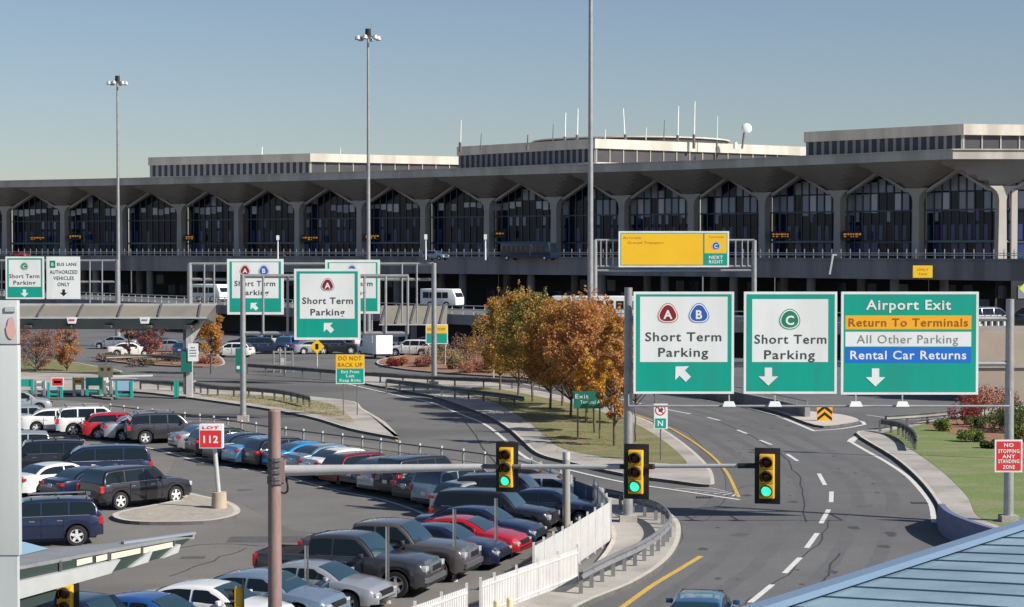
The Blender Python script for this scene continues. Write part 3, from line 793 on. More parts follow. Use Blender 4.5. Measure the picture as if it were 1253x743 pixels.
# centre cantilever gantry
D3=G(297,517).y
e,o=gantry('cantilever gantry on a tall two-toned post holding the single A sign',D3,[(297,336)],[(297,338,500,338),(297,408,500,408)],[(322,338,408),(352,338,408),(446,338,408),(472,338,408),(499,338,408)],r=.13,pr=.2)
q=MB(); q.box((-.27,.42,3.9),(.5,.06,1.55),SGREEN2); q.build('marker_plate',e)
q=MB(); q.box((-.35,.38,3.45),(.2,.02,.2),SWHITE); q.build('marker_symbol',e)
s=Sign('road_sign','green overhead sign with a lone A badge and diagonal arrow, at the centre left','road sign',(360,329,441,416),D3)
s.rect_(367,335,434,390,SWHITE); s.badge(401,349,7.5,'A',SMAR,SMAR); s.text(401,368,8,62,'Short Term',SDARK,.02); s.text(401,382,8,42,'Parking',SDARK,.02); s.arrow(402,401,8,R(135),SWHITE); s.done()
D4=G(531,473).y
e,o=gantry('farther gantry spanning behind the lone A sign',D4,[(232,322),(531,322)],[(232,323,531,323),(232,342,531,342)],[(250,323,395),(262,323,395),(492,323,395),(510,323,395),(455,323,420)],r=.12,pr=.24)
s=Sign('road_sign','green overhead sign with A and B badges half hidden behind the two-toned post','road sign',(278,317,347,385),D4)
s.rect_(284,321,341,365,SWHITE); s.badge(300,331,6,'A',SMAR,SRED); s.badge(323,331,6,'B',SBLU2,SBLUE); s.text(312,347,6.5,50,'Short Term',SDARK,.02); s.text(312,358,6.5,34,'Parking',SDARK,.02); s.arrow(311,375,6,R(135),SWHITE); s.done()
s=Sign('road_sign','green overhead sign mostly hidden behind the lone A sign','road sign',(398,318,465,384),D4)
s.rect_(403,322,460,365,SWHITE); s.badge(431,331,6,'B',SBLU2,SBLUE); s.text(431,347,6.5,50,'Short Term',SDARK,.02); s.text(431,358,6.5,34,'Parking',SDARK,.02); s.arrow(430,375,6,R(135),SWHITE); s.done()
D5=219
e,o=gantry('far left gantry carrying the bus lane sign',D5,[(144,318)],[(-60,319,144,319),(-60,345,144,345)],[(110,319,372),(125,319,372),(60,319,360),(2,319,360)],r=.13,pr=.33)
s=Sign('road_sign','green overhead sign with a C badge and down arrow at the far left','road sign',(7,314,54,366),D5,bw=2)
s.rect_(11,318,50,351,SWHITE); s.badge(30,326,4.6,'C',SGR3,SGREEN2,.04); s.text(30,338,5,37,'Short Term',SDARK,.02); s.text(30,346,5,27,'Parking',SDARK,.02); s.arrow(30,358.5,5,0,SWHITE); s.done()
s=Sign('road_sign','plain white bus lane sign with black lettering at the far left','road sign',(57,314,98,366),D5,face=SWHITE,bw=1)
s.rect_(61,319,68,328,SGR3); s.text(64.5,323.5,4,0,'B',SWHITE,.02); s.text(82,323.5,4,24,'BUS LANE',SDARK,.02); s.text(78,333,4.5,34,'AUTHORIZED',SDARK,.02); s.text(78,340.5,4.5,25,'VEHICLES',SDARK,.02); s.text(78,348,4.5,15,'ONLY',SDARK,.02); s.arrow(78,358,4.5,0,BLACK); s.done()
D6=205
e,o=gantry('elevated gantry with the wide yellow sign before the terminal',D6,[(728,294),(923,294)],[(728,294,923,294),(728,326,923,326),(728,331,923,331)],[(735,294,326),(742,294,326),(750,294,326),(900,294,326),(908,294,326),(915,294,326)],r=.12,pr=.3,base=0)
s=Sign('road_sign','wide yellow overhead sign with a small C panel at its right end','road sign',(757,283,892,327),D6,bw=2,face=SGREEN)
s.rect_(760,286,860,324,SYEL); s.rect_(862,286,889,310,SYEL); s.rect_(862,311,889,324,SGREEN)
s.text(773,291,3,22,'Arrivals',SLTB,.0); s.text(790,297,3,44,'Ground Transport',SLTB,.0); s.text(876,290,2.5,18,'Terminal',SLTB,.0)
s.badge(876,301,5,'C',SBLU2,SGREEN2,.04); s.text(876,315,4,17,'NEXT',SWHITE,.02); s.text(876,320.5,4,17,'RIGHT',SWHITE,.02); s.done()
# small posted signs
def posted(label,rect,D,posts,build,face=SWHITE,border=SWHITE,bw=1,pm=STEEL,pr=.035,cat='road sign',name='road_sign',ground=0,thick=.05):
    s=Sign(name,label,cat,rect,D,border=border,face=face,bw=bw,thick=thick)
    build(s); s.done()
    z=s.c.z-s.hh
    for px in posts:
        x=(px-s.cx)*s.s; q=MB(); q.tube((x,thick/2+pr,-z+ground),(x,thick/2+pr,s.hh),pr,pr,pm,8); q.build('post',s.e)
    return s.e
def b_(s):
    s.rect_(411,434,446,451,SYEL); s.text(428.5,438.5,5,28,'DO NOT',SLTB,.01); s.text(428.5,446.5,5,30,'BACK UP',SLTB,.01)
    s.text(428.5,455,3.6,22,'Exit From',SWHITE,.02); s.text(428.5,460,3.6,10,'Lot',SWHITE,.02); s.text(428.5,465.5,3.6,26,'Keep Right',SWHITE,.02)
posted('yellow over green warning sign on two thin posts at the island tip',(411,434,446,470),G(424,511).y,(420,437),b_,face=SGREEN,pm=DSTEEL)
def b_(s):
    s.rect_(522,398,533,408,SYEL); s.rect_(534,398,547,408,SYEL); s.rect_(522,408.5,533,420,SGREEN); s.rect_(534,408.5,547,420,SGREEN)
    s.text(527.5,403,3,8,'EXIT',SDARK,.01); s.text(540,403,3,9,'STOP',SDARK,.01)
posted('twin yellow and green sign panels on white posts by the shrub bank',(521,397,548,421),G(535,449).y,(526,545),b_,face=SGREEN,pm=LSTEEL)
def b_(s):
    s.text(815,499,6,0,'S',SRED,.03)
    for k in range(2):
        pts=[];N_=24
        pts=[(808+6.5*math.cos(2*PI*a/N_)*(1 if not k else .8),502+6.5*math.sin(2*PI*a/N_)*(1 if not k else .8)) for a in range(N_)]
        s.poly(pts,SRED if not k else SWHITE,3+k,'symbol')
    s.poly([(803,498),(804.5,496.8),(813,506),(811.7,507.3)],SRED,5,'symbol')
    s.T=MB(); s.poly([(806,504),(806,500),(809,500),(809,498),(812,501),(809,504)],SDARK,6,'arrow')
    s.rect_(801.5,512,815,524,SGREEN); s.text(808,518,7,0,'N',SWHITE,.02)
posted('white no-turn sign with red ring above a green N plate',(800,494,817,525),G(808,567).y,(808.5,),b_,face=SWHITE,pm=DSTEEL)
def b_(s):
    s.text(712,485,5,16,'Exit',SWHITE,0); s.text(722,492,4,24,'Terminal A',SWHITE,0)
posted('dark green guide sign on two posts under the autumn trees',(702,479,738,500),G(708,541).y,(707,734),b_,face=SGREEN2,border=SGREEN2,pm=DSTEEL,pr=.05)
def b_(s):
    for y,t,wd in ((544.5,'NO',12),(552,'STOPPING',26),(558.5,'ANY',16),(564.5,'STANDING',26),(571.5,'ZONE',15)):
        s.text(1234,y,4.6,wd,t,SWHITE,.03)
s=Sign('no_parking_sign','red and white no-stopping sign hanging on the right gantry post','road sign',(1217,538,1251,578),D1-.1,face=SRED,bw=2,thick=.05); b_(s); s.done()
# lot marker 112
cI=G(265,626)
s=Sign('parking_row_marker','red and white 112 row marker on a leaning pole in a concrete drum','sign',(245,519,273,548),cI.y,face=SWHITE,bw=1,thick=.5)
s.rect_(246,526,272,547,SRED); s.text(259,537,9,18,'112',SWHITE,.03); s.text(259,522.6,3.4,20,'LOT',SRED,.02); s.done()
e=s.e; z=e.location.z
q=MB(); q.tube((.12,0,.05),(.28,0,-z+.8),.09,.1,LSTEEL,12); q.build('pole',e,smooth=True)
q=MB(); q.tube((.3,0,-z),(.3,0,-z+.82),.33,.3,mat('drum_concrete',(.40,.33,.25),.9,c2=(.46,.38,.29),sc=3),20); q.build('base',e,smooth=True)
# ------------------------------------------------------------------ high masts
def mast(label,px,D,H,r0,r1,name='light_mast',head=True):
    x=(px-626.5)/FPX*D; e=empty(name,(x,D,0),0,label,'light mast','tall lot light masts')
    q=MB(); q.tube((0,0,0),(0,0,H*.5),r0,(r0+r1)/2,STEEL,12); q.tube((0,0,H*.5),(0,0,H),(r0+r1)/2,r1,STEEL,12); q.build('pole',e,smooth=True)
    q=MB(); n=12
    for k in range(n):
        a=2*PI*k/n;b=2*PI*(k+1)/n; q.tube((math.cos(a)*.9,math.sin(a)*.9,H-.5),(math.cos(b)*.9,math.sin(b)*.9,H-.5),.06,.06,DSTEEL,6)
    for k in range(4):
        a=PI/2*k; q.tube((0,0,H-.2),(math.cos(a)*.9,math.sin(a)*.9,H-.5),.05,.05,DSTEEL,6)
    q.tube((0,0,H-.4),(0,0,H+.5),.35,.3,BLACK,10); q.tube((.35,0,H+.4),(.35,0,H+1.1),.03,.03,STEEL,6)
    q.build('lamp_ring',e)
    for k in range(6):
        a=PI/3*k+.3; q=MB(); c=Vector((math.cos(a)*1.15,math.sin(a)*1.15,H-.55))
        q.tube(c+Vector((0,0,.28)),c+Vector((0,0,-.1)),.18,.34,LSTEEL,10); q.tube(c+Vector((0,0,-.1)),c+Vector((0,0,-.2)),.33,.25,mat('lamp_glass',(.5,.5,.48),.2),10)
        q.build('lamp',e,smooth=True)
mast('slim tall light mast, leftmost and shortest against the sky',145,268,CAMZ+206*268/FPX,.27,.14)
mast('tall light mast rising left of centre with its lamp ring near the picture top',451,214,CAMZ+262*214/FPX,.25,.13)
mast('thickest tall light mast running out of the top of the picture',722.5,150,34,.25,.15)
# ------------------------------------------------------------------ traffic signals
def signal(label,px,py,D,hpx,rz=R(-14),green=True):
    s=hpx*D/FPX/1.40; c=P(px,py,D); e=empty('traffic_light',c,rz,label,'traffic light','traffic lights'); e.scale=(s,s,s)
    q=MB(); q.box((0,.1,0),(.64,.03,1.40),BLACK); q.build('backplate',e,bevel=.01)
    q=MB(); q.box((0,0,0),(.36,.2,1.1),TYEL)
    for k in (-1,0,1): q.box((0,-.115,k*.355),(.345,.03,.34),TYEL)
    q.build('housing',e,bevel=.012)
    for k,(m,nm) in enumerate(((DRED,'red_lens'),(DAMB,'amber_lens'),(GLAMP if green else DRED,'green_lens'))):
        z=.355-.355*k
        q=MB(); q.ball((0,-.132,z),.125,m,16,8,(1,.25,1)); q.build(nm,e,smooth=True)
        q=MB(); n=18; vs=[]
        for t in range(n+1):
            a=R(-50)+R(280)*t/n; ln=.27 
            for rr in (.155,.143):
                vs+= [Vector((math.cos(a)*rr,-.13,z+math.sin(a)*rr)),Vector((math.cos(a)*rr,-.13-ln*(.55+.45*max(0,math.sin(a))),z+math.sin(a)*rr))]
        for t in range(n):
            i=t*4; q.face([vs[i],vs[i+1],vs[i+5],vs[i+4]],BLACK); q.face([vs[i+2],vs[i+6],vs[i+7],vs[i+3]],BLACK); q.face([vs[i+1],vs[i+3],vs[i+7],vs[i+5]],BLACK)
        q.build('visor',e)
    return e
signal('traffic light showing green, left one on the long mast arm over the parked cars',619.5,572,49.6,62)
signal('traffic light showing green, middle one on the mast arm in front of the gantry post',778,577.5,48.5,68)
signal('traffic light showing green at the right end of the mast arm over the road',938.5,583,47.6,69)
signal('traffic light cut off at the bottom left corner of the picture',80,743,41,70,R(-6),False)
e=signal('traffic light seen edge on at the bottom left of the brown pole',293,744,42,66,R(-80),False)
e=empty('signal_mast',P(337,900,50).xy.to_3d(),0,'brown signal pole with a long pale tapering arm','signal pole'); o=e.location
ztop=P(337,503,50).z
q=MB(); q.tube((0,0,0),(0,0,ztop),.185,.16,RUST,18); q.ball((0,0,ztop-.02),.165,RUST,14,6,(1,1,.45)); q.build('pole',e,smooth=True)
def Q(px,py,D): return P(px,py,D)-o
q=MB(); q.tube(Q(345,576,50),Q(590,571.5,49.6),.145,.085,LSTEEL,14); q.build('arm',e,smooth=True)
q=MB(); q.tube(Q(588,571,49.6),Q(640,571,49.5),.06,.06,DSTEEL,10); q.tube(Q(638,571,49.5),Q(758,571.5,48.8),.065,.06,LSTEEL,10); q.tube(Q(743,571,49.3),Q(800,571,48.4),.07,.07,BLACK,10); q.tube(Q(798,570.5,48.5),Q(925,570,47.8),.05,.05,LSTEEL,10); q.tube(Q(903,570,47.9),Q(940,570,47.7),.065,.065,BLACK,10); q.build('arm_extension',e,smooth=True)
q=MB()
for y in (562,569,577,585,590): c=Q(337,y,50); q.tube(c-Vector((0,0,.04)),c+Vector((0,0,.04)),.22,.22,DSTEEL,14)
q.box(Q(343,577,50),(.26,.3,.54),RUST)
q.build('clamp',e)
q=MB(); pth=[Q(350,585,50),Q(352,594,50),Q(352,601,50),Q(348,604,50),Q(343,602,50)]
for a,b in zip(pth[:-1],pth[1:]): q.tube(a,b,.03,.03,BLACK,6)
q.build('hook_cable',e)
# plain posts in front of the fence
for px,yt,D,r,label in ((375,668,59,.075,'leftmost thin steel post rising before the silver sedan'),(474,645,60.5,.075,'thin steel post rising before the grey pickup'),(556,623,64.5,.075,'thin steel post before the dark blue sedan bonnet'),(607,610,68,.07,'thin steel post below the left traffic light')):
    t=P(px,yt,D); e=empty('steel_post',(t.x,t.y,0),0,label,'post','bare posts along the fence')
    q=MB(); z=t.z; q.box((-.035,0,z/2),(.05,.06,z),STEEL); q.box((.035,.01,z/2),(.05,.05,z),DSTEEL); q.build('channel',e); q=MB(); q.tube((0,0,0),(0,0,.1),.12,.1,CONC,10); q.build('footing',e)
t=P(693,553,75.5); e=empty('timber_post',(t.x,t.y,0),0,'thick grey timber post with a pale cap between the parked cars','post')
q=MB(); q.tube((0,0,0),(0,0,t.z-.3),.16,.145,WOODP,12); q.build('shaft',e,smooth=True)
q=MB(); q.tube((0,0,t.z-.3),(0,0,t.z),.15,.15,LSTEEL,12); q.build('cap',e,smooth=True)
# yellow bollards
for px,label in ((625,'left of the two yellow bollards by the fence foot'),(607,'right-hand yellow bollard by the fence foot')):
    pass
for px,label in ((648,'left cream bollard cut by the bottom edge beside the fence'),(667,'right cream bollard cut by the bottom edge beside the fence')):
    px_={648:608,667:624}[px]; t=P(px_,736 if px==648 else 733,56); q=MB(); q.tube((0,0,0),(0,0,t.z),.1,.1,CREAM,14); q.ball((0,0,t.z),.1,CREAM,14,6,(1,1,.5)); ob=q.build('bollard',None,smooth=True,loc=(t.x,t.y,0)); tag(ob,label,'bollard','cream bollards')
# ------------------------------------------------------------------ fences
def panel_fence(label,pts,h,m=FENCEW,slat=.11,name='steel_fence',panel=2.4):
    o=Vector((pts[0].x,pts[0].y,0)); e=empty(name,o,0,label,'fence')
    q=resample(pts,panel)
    if (pts[-1]-q[-1]).length>.5: q.append(pts[-1].copy())
    for a,b in zip(q[:-1],q[1:]):
        a=Vector((a.x,a.y,0))-o; b=Vector((b.x,b.y,0))-o; t=(b-a).normalized(); L=(b-a).length
        mb=MB(); k=int(L/slat)
        for j in range(k):
            p=a+t*(L*(j+.5)/k); mb.box((p.x,p.y,h/2+.04),(slat*.8,.02,h-.1),m,rz=math.atan2(t.y,t.x))
        n=Vector((-t.y,t.x,0))*.03
        for z in (.3,h-.15): mb.bar(a+n+Vector((0,0,z)),b+n+Vector((0,0,z)),.03,.06,m)
        mb.build('slat_panel',e)
    for p in q:
        mb=MB(); mb.box((0,0,h/2+.06),(.08,.08,h+.12),m); mb.build('post',e,loc=Vector((p.x,p.y,0))-o)
    return e
panel_fence('long white slat fence in front of the parked cars, nearer run',[G(706,716),G(588,762)],1.22,panel=1.55)
panel_fence('white slat fence piece beyond the gap at the bottom edge',[G(571,770),G(440,822)],1.22,panel=1.6)
panel_fence('white slat fence farther run, next to the guard rail',gp([(653,728),(700,697),(747,664)],0,4),1.55,panel=1.25)
panel_fence('white slat fence at the far side of the lot behind the timber post',[G(612,587),G(650,597),G(701,623)],1.3,panel=1.8)
panel_fence('dark shaded fence panel turned side on beside the timber post',[G(703,627),G(726,636)],1.35,m=mat('fence_panel_shade',(.10,.13,.22),.5),slat=.1,panel=3)  # white panel turned from the sun, its shade painted as dark blue
panel_fence('short white fence returning from the dark panel to the fence corner',[G(727,634),G(736,646),G(747,662)],1.5,panel=1.6)
# rail with capped posts behind the first row
pts=gp([(135,514),(187,521),(238,527),(300,537),(347,545),(400,552),(440,557),(500,566),(545,572),(600,580),(640,588)],0,4)
o=pts[0]; e=empty('post_and_rail_fence',o,0,'low rail fence of white-capped posts behind the back row of cars','fence')
for p in resample(pts,1.75):
    q=MB(); q.tube((0,0,0),(0,0,.95),.06,.06,STEEL,8); q.tube((0,0,.95),(0,0,1.06),.075,.06,LSTEEL,8); q.build('post',e,loc=p-o)
q=MB()
for a,b in zip(pts[:-1],pts[1:]):
    q.bar(a-o+Vector((0,0,.92)),b-o+Vector((0,0,.92)),.05,.07,DSTEEL)
    q.bar(a-o+Vector((0,0,.45)),b-o+Vector((0,0,.45)),.03,.03,DSTEEL)
q.build('rail',e)
# ------------------------------------------------------------------ cars
def prof(T,x): return interp(x,T)
TYPES={
 'sedan':dict(L=4.80,W=1.84,H=1.46,belt=.93,top=[(-2.4,.78),(-2.3,1.0),(-1.75,1.05),(1.0,.98),(1.7,.90),(2.15,.80),(2.4,.60)],cab=(1.12,.30,-1.0,-1.85),ax=(1.42,-1.38),r=.33,pill=[-.25]),
 'coupe':dict(L=4.70,W=1.84,H=1.40,belt=.92,top=[(-2.35,.80),(-2.25,.98),(-1.7,1.02),(1.0,.96),(1.6,.88),(2.1,.76),(2.35,.56)],cab=(1.15,.25,-.85,-1.95),ax=(1.42,-1.33),r=.33,pill=[-.3]),
 'hatch':dict(L=4.25,W=1.78,H=1.52,belt=.96,top=[(-2.12,.75),(-2.05,1.0),(-1.6,1.02),(.95,1.0),(1.5,.92),(1.95,.80),(2.12,.60)],cab=(1.15,.35,-1.45,-1.95),ax=(1.28,-1.27),r=.32,pill=[-.15]),
 'suv':dict(L=4.80,W=1.92,H=1.76,belt=1.10,top=[(-2.4,.70),(-2.34,1.12),(-1.9,1.14),(.95,1.14),(1.7,1.07),(2.2,.98),(2.4,.72)],cab=(1.05,.40,-1.95,-2.28),ax=(1.45,-1.42),r=.38,pill=[-.15,-1.15]),
 'boxsuv':dict(L=4.85,W=1.98,H=1.80,belt=1.14,top=[(-2.42,.70),(-2.38,1.16),(-1.9,1.17),(.95,1.17),(1.8,1.13),(2.25,1.05),(2.42,.78)],cab=(1.0,.45,-2.1,-2.34),ax=(1.45,-1.40),r=.38,pill=[-.15,-1.2]),
 'van':dict(L=5.1,W=1.98,H=1.78,belt=1.05,top=[(-2.55,.70),(-2.5,1.05),(-2.0,1.08),(1.3,1.08),(1.9,.98),(2.35,.84),(2.55,.62)],cab=(1.65,.65,-2.15,-2.48),ax=(1.6,-1.45),r=.34,pill=[.1,-1.2]),
 'pickup':dict(L=5.95,W=2.03,H=1.90,belt=1.20,top=[(-2.97,.80),(-2.95,1.22),(-2.0,1.24),(1.2,1.25),(2.2,1.20),(2.75,1.10),(2.97,.85)],cab=(1.25,.55,-.95,-1.15),ax=(1.95,-1.70),r=.42,pill=[-.2]),
}
def paint(name,c,metal=.25): return mat('paint_'+name,c,.3,metal,coat=1,c2=tuple(min(1,a*1.06) for a in c),sc=1)
PC={'white':paint('white',(.72,.73,.73),0),'silver':paint('silver',(.42,.45,.48),.5),'grey':paint('grey',(.055,.055,.062),.4),'dgrey':paint('dgrey',(.022,.022,.03),.3),'black':paint('black',(.012,.013,.018),.1),
 'navy':paint('navy',(.012,.022,.06),.3),'blue':paint('blue',(.02,.10,.33),.3),'lblue':paint('lblue',(.12,.40,.62),.35),'red':paint('red',(.42,.012,.022),.15),'maroon':paint('maroon',(.16,.01,.02),.2),
 'sblue':paint('sblue',(.22,.30,.40),.45),'tgrey':paint('tgrey',(.11,.10,.098),.4),'dblue':paint('dblue',(.015,.10,.24),.3),'tan':paint('tan',(.35,.33,.29),.4),'bblue':paint('bblue',(.03,.28,.62),.3)}
CARS={}
def build_car(tp,colr,rack=False):
    T=TYPES[tp]; pm=PC[colr]; L,W,H=T['L'],T['W'],T['H']; hw=W/2; r=T['r']; top=T['top']
    e=empty('parked_car')
    arc=r+.075
    xs=[-L/2+.001]; x=-L/2
    sta=set([-L/2,-L/2+.04,-L/2+.1,-L/2+.2,L/2,L/2-.04,L/2-.1,L/2-.2,L/2-.32])
    for a in T['ax']:
        for k in range(13): sta.add(a-arc*math.cos(PI*k/12))
    for p,_ in top: sta.add(p)
    k=-L/2+.3
    while k<L/2-.3: sta.add(k); k+=.22
    xs=sorted(sta); xs=[x for i,x in enumerate(xs) if i==0 or x-xs[i-1]>.012]
    def wx(x):
        d=L/2-abs(x); 
        f=1-.17*max(0,1-d/.45)**2.2 - (.02*max(0,1-d/1.2))
        return hw*f
    def low(x):
        z=.24 if tp in('sedan','coupe','hatch') else .32
        if L/2-abs(x)<.25: z+=.06
        for a in T['ax']:
            if abs(x-a)<arc: z=max(z,r+math.sqrt(arc*arc-(x-a)**2))
        return z
    rows=[]
    for x in xs:
        w_=wx(x); zt=prof(top,x); zl=low(x); zs=zt-.13 if zt>.75 else zt-.06
        zs=max(zs,zl+.03)
        d=L/2-abs(x); zl=min(zl,zs-.02)
        h=[(w_*.96,zl),(w_*1.0,lerp(zl,zs,.45)),(w_*.985,zs),(w_*.945,zt-.03),(w_*.86,zt),(w_*.45,zt+.025),(0,zt+.03)]
        row=[Vector((x,-a,b)) for a,b in h]+[Vector((x,a,b)) for a,b in h[-2::-1]]
        rows.append(row)
    q=MB(); n=len(rows[0])
    bed = tp=='pickup'
    for i in range(len(rows)-1):
        xm=(xs[i]+xs[i+1])/2
        for k in range(n-1):
            if bed and -2.88<xm<-1.2 and 4<=k<=n-6: continue
            q.face([rows[i][k],rows[i+1][k],rows[i+1][k+1],rows[i][k+1]],pm)
    q.face([p for p in rows[0]],pm); q.face([p for p in rows[-1]][::-1],pm)
    if bed:
        zb=.78; hb=hw*.86
        q.face([(-2.88,-hb,1.23),(-1.2,-hb,1.23),(-1.2,-hb,zb),(-2.88,-hb,zb)],DSTEEL); q.face([(-2.88,hb,zb),(-1.2,hb,zb),(-1.2,hb,1.23),(-2.88,hb,1.23)],DSTEEL)
        q.face([(-2.88,-hb,zb),(-1.2,-hb,zb),(-1.2,hb,zb),(-2.88,hb,zb)],BLACK)
        q.face([(-2.88,hb,1.23),(-2.88,-hb,1.23),(-2.88,-hb,zb),(-2.88,hb,zb)],pm); q.face([(-1.2,-hb,1.3),(-1.2,hb,1.3),(-1.2,hb,zb),(-1.2,-hb,zb)],pm)
    # cabin shell
    xb1,xr1,xr2,xb2=T['cab']; zb=T['belt']; yb=hw*.925; yt=hw*(.70 if tp in('sedan','coupe','hatch') else .76); zt=H-.035
    q.build('body',e,smooth=True,ang=38)
    Hr=H-.025
    def zr(x):
        if x>=xr1:
            t=(xb1-x)/(xb1-xr1); t=max(0,t); return zb-.02+(Hr-.05-zb+.02)*(1-(1-t)**1.45)
        if x<=xr2:
            t=(x-xb2)/(xr2-xb2); t=max(0,t); return zb-.02+(Hr-.07-zb+.02)*(1-(1-t)**(1.6 if tp in('sedan','coupe') else 1.9))
        t=(xr1-x)/(xr1-xr2); f=Hr-.05-.02*t; return f+(.05)*math.sin(PI*t)**.8
    def yz0(z): return yb+(yt-yb)*(z-zb)/(Hr-zb)
    cs=sorted(set([xb2+(xr2-xb2)*k/8 for k in range(9)]+[xr2+(xr1-xr2)*k/10 for k in range(11)]+[xr1+(xb1-xr1)*k/8 for k in range(9)]))
    c=MB(); rws=[]
    for x in cs:
        z=zr(x); y=yz0(z); hz=z-zb+.03
        ed=min(.05,hz*.4)
        h=[(yb,zb-.03),(yz0(z-ed*1.5),z-ed*1.5),(y-.02,z-ed*.55),(y-.07,z-ed*.1),(y*.6,z+.012),(0,z+.018)]
        rws.append([Vector((x,-a,b)) for a,b in h]+[Vector((x,a,b)) for a,b in h[-2::-1]])
    for i in range(len(rws)-1):
        for k in range(10): c.face([rws[i][k],rws[i+1][k],rws[i+1][k+1],rws[i][k+1]],pm)
    cab=c.build('cabin',e,smooth=True,ang=50)
    if rack:
        c=MB()
        for sy in (-1,1): c.bar((xr1-.15,sy*yt*.88,H+.05),(xr2+.1,sy*yt*.88,H+.05),.05,.05,CHROME if colr!='black' else BLACK); 
        for xx in (xr1-.2,(xr1+xr2)/2,xr2+.15):
            for sy in (-1,1): c.box((xx,sy*yt*.88,H+.0),(.06,.05,.1),BLACK)
        c.build('roof_rack',e)
    # windows
    z1=zb+.05; divs=[xb1]+T['pill']+[xb2]; off=.014 if tp in('sedan','coupe') else .012
    for sy in (-1,1):
        for k in range(len(divs)-1):
            a=divs[k]-(.04 if k else 0); b=divs[k+1]+(.04 if k<len(divs)-2 else (.16 if tp not in('sedan','coupe') else .30))
            X=[a+(b-a)*t/14 for t in range(15)]
            up=[(x,min(zr(x)-.085-(.05 if x>xr1 else 0),Hr-.115)) for x in X]; up=[(x,z) for x,z in up if z>z1+.015]
            if len(up)<2: continue
            pts=[(up[0][0],z1)]+up+[(up[-1][0],z1)]
            pts=[(x,sy*(yz0(z)+off),z) for x,z in pts]
            c=MB(); c.face(pts if sy<0 else pts[::-1],CGLASS); c.build('side_window',e)
    if colr not in ('bblue','blue','lblue'):
        c=MB()
        for sy in (-1,1): c.bar((xb1-.30,sy*(yz0(z1)+.02),z1-.012),(xb2+.38,sy*(yz0(z1)+.02),z1-.012),.02,.022,CHROME)
        c.build('window_trim',e)
    def shield(xa,xb_,lo,hi,name,m_=.07):
        c=MB(); n=7; sg=1 if xa>xb_ else -1; rr_=[]
        for k in range(n+1):
            x=xa+(xb_-xa)*(lo+(hi-lo)*k/n); z=zr(x); y=yz0(z)-m_
            rr_.append([Vector((x+sg*.012,yy*y,z+.024-.004*abs(yy)*3)) for yy in (-1,-.6,0,.6,1)])
        for k in range(n):
            for j in range(4):
                f=[rr_[k][j],rr_[k+1][j],rr_[k+1][j+1],rr_[k][j+1]]; c.face(f if sg<0 else f[::-1],WSCREEN)
        c.build(name,e,smooth=True,ang=80)
    shield(xb1,xr1,.06,.93,'windscreen'); shield(xb2,xr2,.16 if tp in('sedan','coupe') else .06,.90,'rear_window')
    # underbody
    c=MB(); c.box((0,0,.42 if r<.36 else .5),(L-.5,W-.62,.42 if r<.36 else .5),BLACK)
    for a in T['ax']: c.box((a,0,r+.12),(2*arc-.06,W-.16,.02),BLACK)
    c.build('underbody',e)
    # wheels
    for a in T['ax']:
        for sy in (-1,1):
            wy=sy*(hw-.125)
            c=MB(); 
            nn=22; prof_=[(r*.66,-.1),(r*.95,-.1),(r,-.07),(r,.07),(r*.95,.1),(r*.66,.1)]
            vs=[];fs=[]
            for k in range(nn):
                t=2*PI*k/nn
                for rr,yy in prof_: vs.append((math.cos(t)*rr,yy,math.sin(t)*rr))
            m_=len(prof_)
            for k in range(nn):
                for j in range(m_-1):
                    p0=k*m_+j;p1=((k+1)%nn)*m_+j; fs.append((p0,p1,p1+1,p0+1))
            c.mesh(vs,fs,RUBBER); c.disc((0,sy*.03,0),r*.68,(0,sy,0),BLACK,nn)
            wo=c.build('wheel',e,smooth=True,loc=(a,wy,r))
            c=MB()
            for k in range(nn):
                t0=2*PI*k/nn;t1_=2*PI*(k+1)/nn
                f=[(math.cos(t)*rr,sy*.085,math.sin(t)*rr) for t,rr in ((t0,r*.60),(t1_,r*.60),(t1_,r*.69),(t0,r*.69))]
                c.face(f if sy<0 else f[::-1],RIM)
            for k in range(5):
                t=2*PI*k/5+.3; u=Vector((math.cos(t),0,math.sin(t))); s_=Vector((-math.sin(t),0,math.cos(t)))
                p0=u*r*.08+Vector((0,sy*.075,0)); p1=u*r*.64+Vector((0,sy*.085,0))
                f=[p0-s_*.055,p0+s_*.055,p1+s_*.045,p1-s_*.045]; c.face(f if sy>0 else f[::-1],RIM)
            c.disc((0,sy*.09,0),r*.2,(0,sy,0),RIM,12)
            c.build('rim',wo)
    # lights
    zh=prof(top,L/2-.25)-.10; big=tp in('suv','boxsuv','pickup','van')
    for sy in (-1,1):
        c=MB(); w_=wx(L/2-.12)
        c.box((L/2-.15,sy*(w_-.17),zh-.075),(.26,.32,.12 if not big else .19),HEADL); c.build('headlight',e,bevel=.04,smooth=True)
        c=MB(); zt_=(prof(top,-L/2+.15)-.16) if not bed else .98; w_=wx(-L/2+.12)
        if tp in('suv','van','boxsuv'): c.box((-L/2+.085,sy*(w_-.06),zt_-.04),(.2,.16,.30),TAILL)
        elif bed: c.box((-L/2+.08,sy*(w_-.05),zt_),(.14,.16,.42),TAILL)
        else: c.box((-L/2+.085,sy*(w_-.15),zt_+.02),(.2,.34,.14),TAILL)
        c.build('tail_light',e,bevel=.03,smooth=True)
        c=MB(); c.box((xb1-.42,sy*(yb+.12),zb+.10),(.12,.20,.14),pm); c.build('wing_mirror',e,bevel=.03,smooth=True)
        for dx in ([.25,-.75] if tp!='coupe' else [-.3]):
            c=MB(); c.box((T['pill'][0]+dx-.02 if False else dx-.05,sy*(hw*.985+.012),zb-.13),(.2,.03,.035),CHROME if colr in('black','navy','dgrey','grey') else pm); c.build('door_handle',e)
    # door seams
    c=MB()
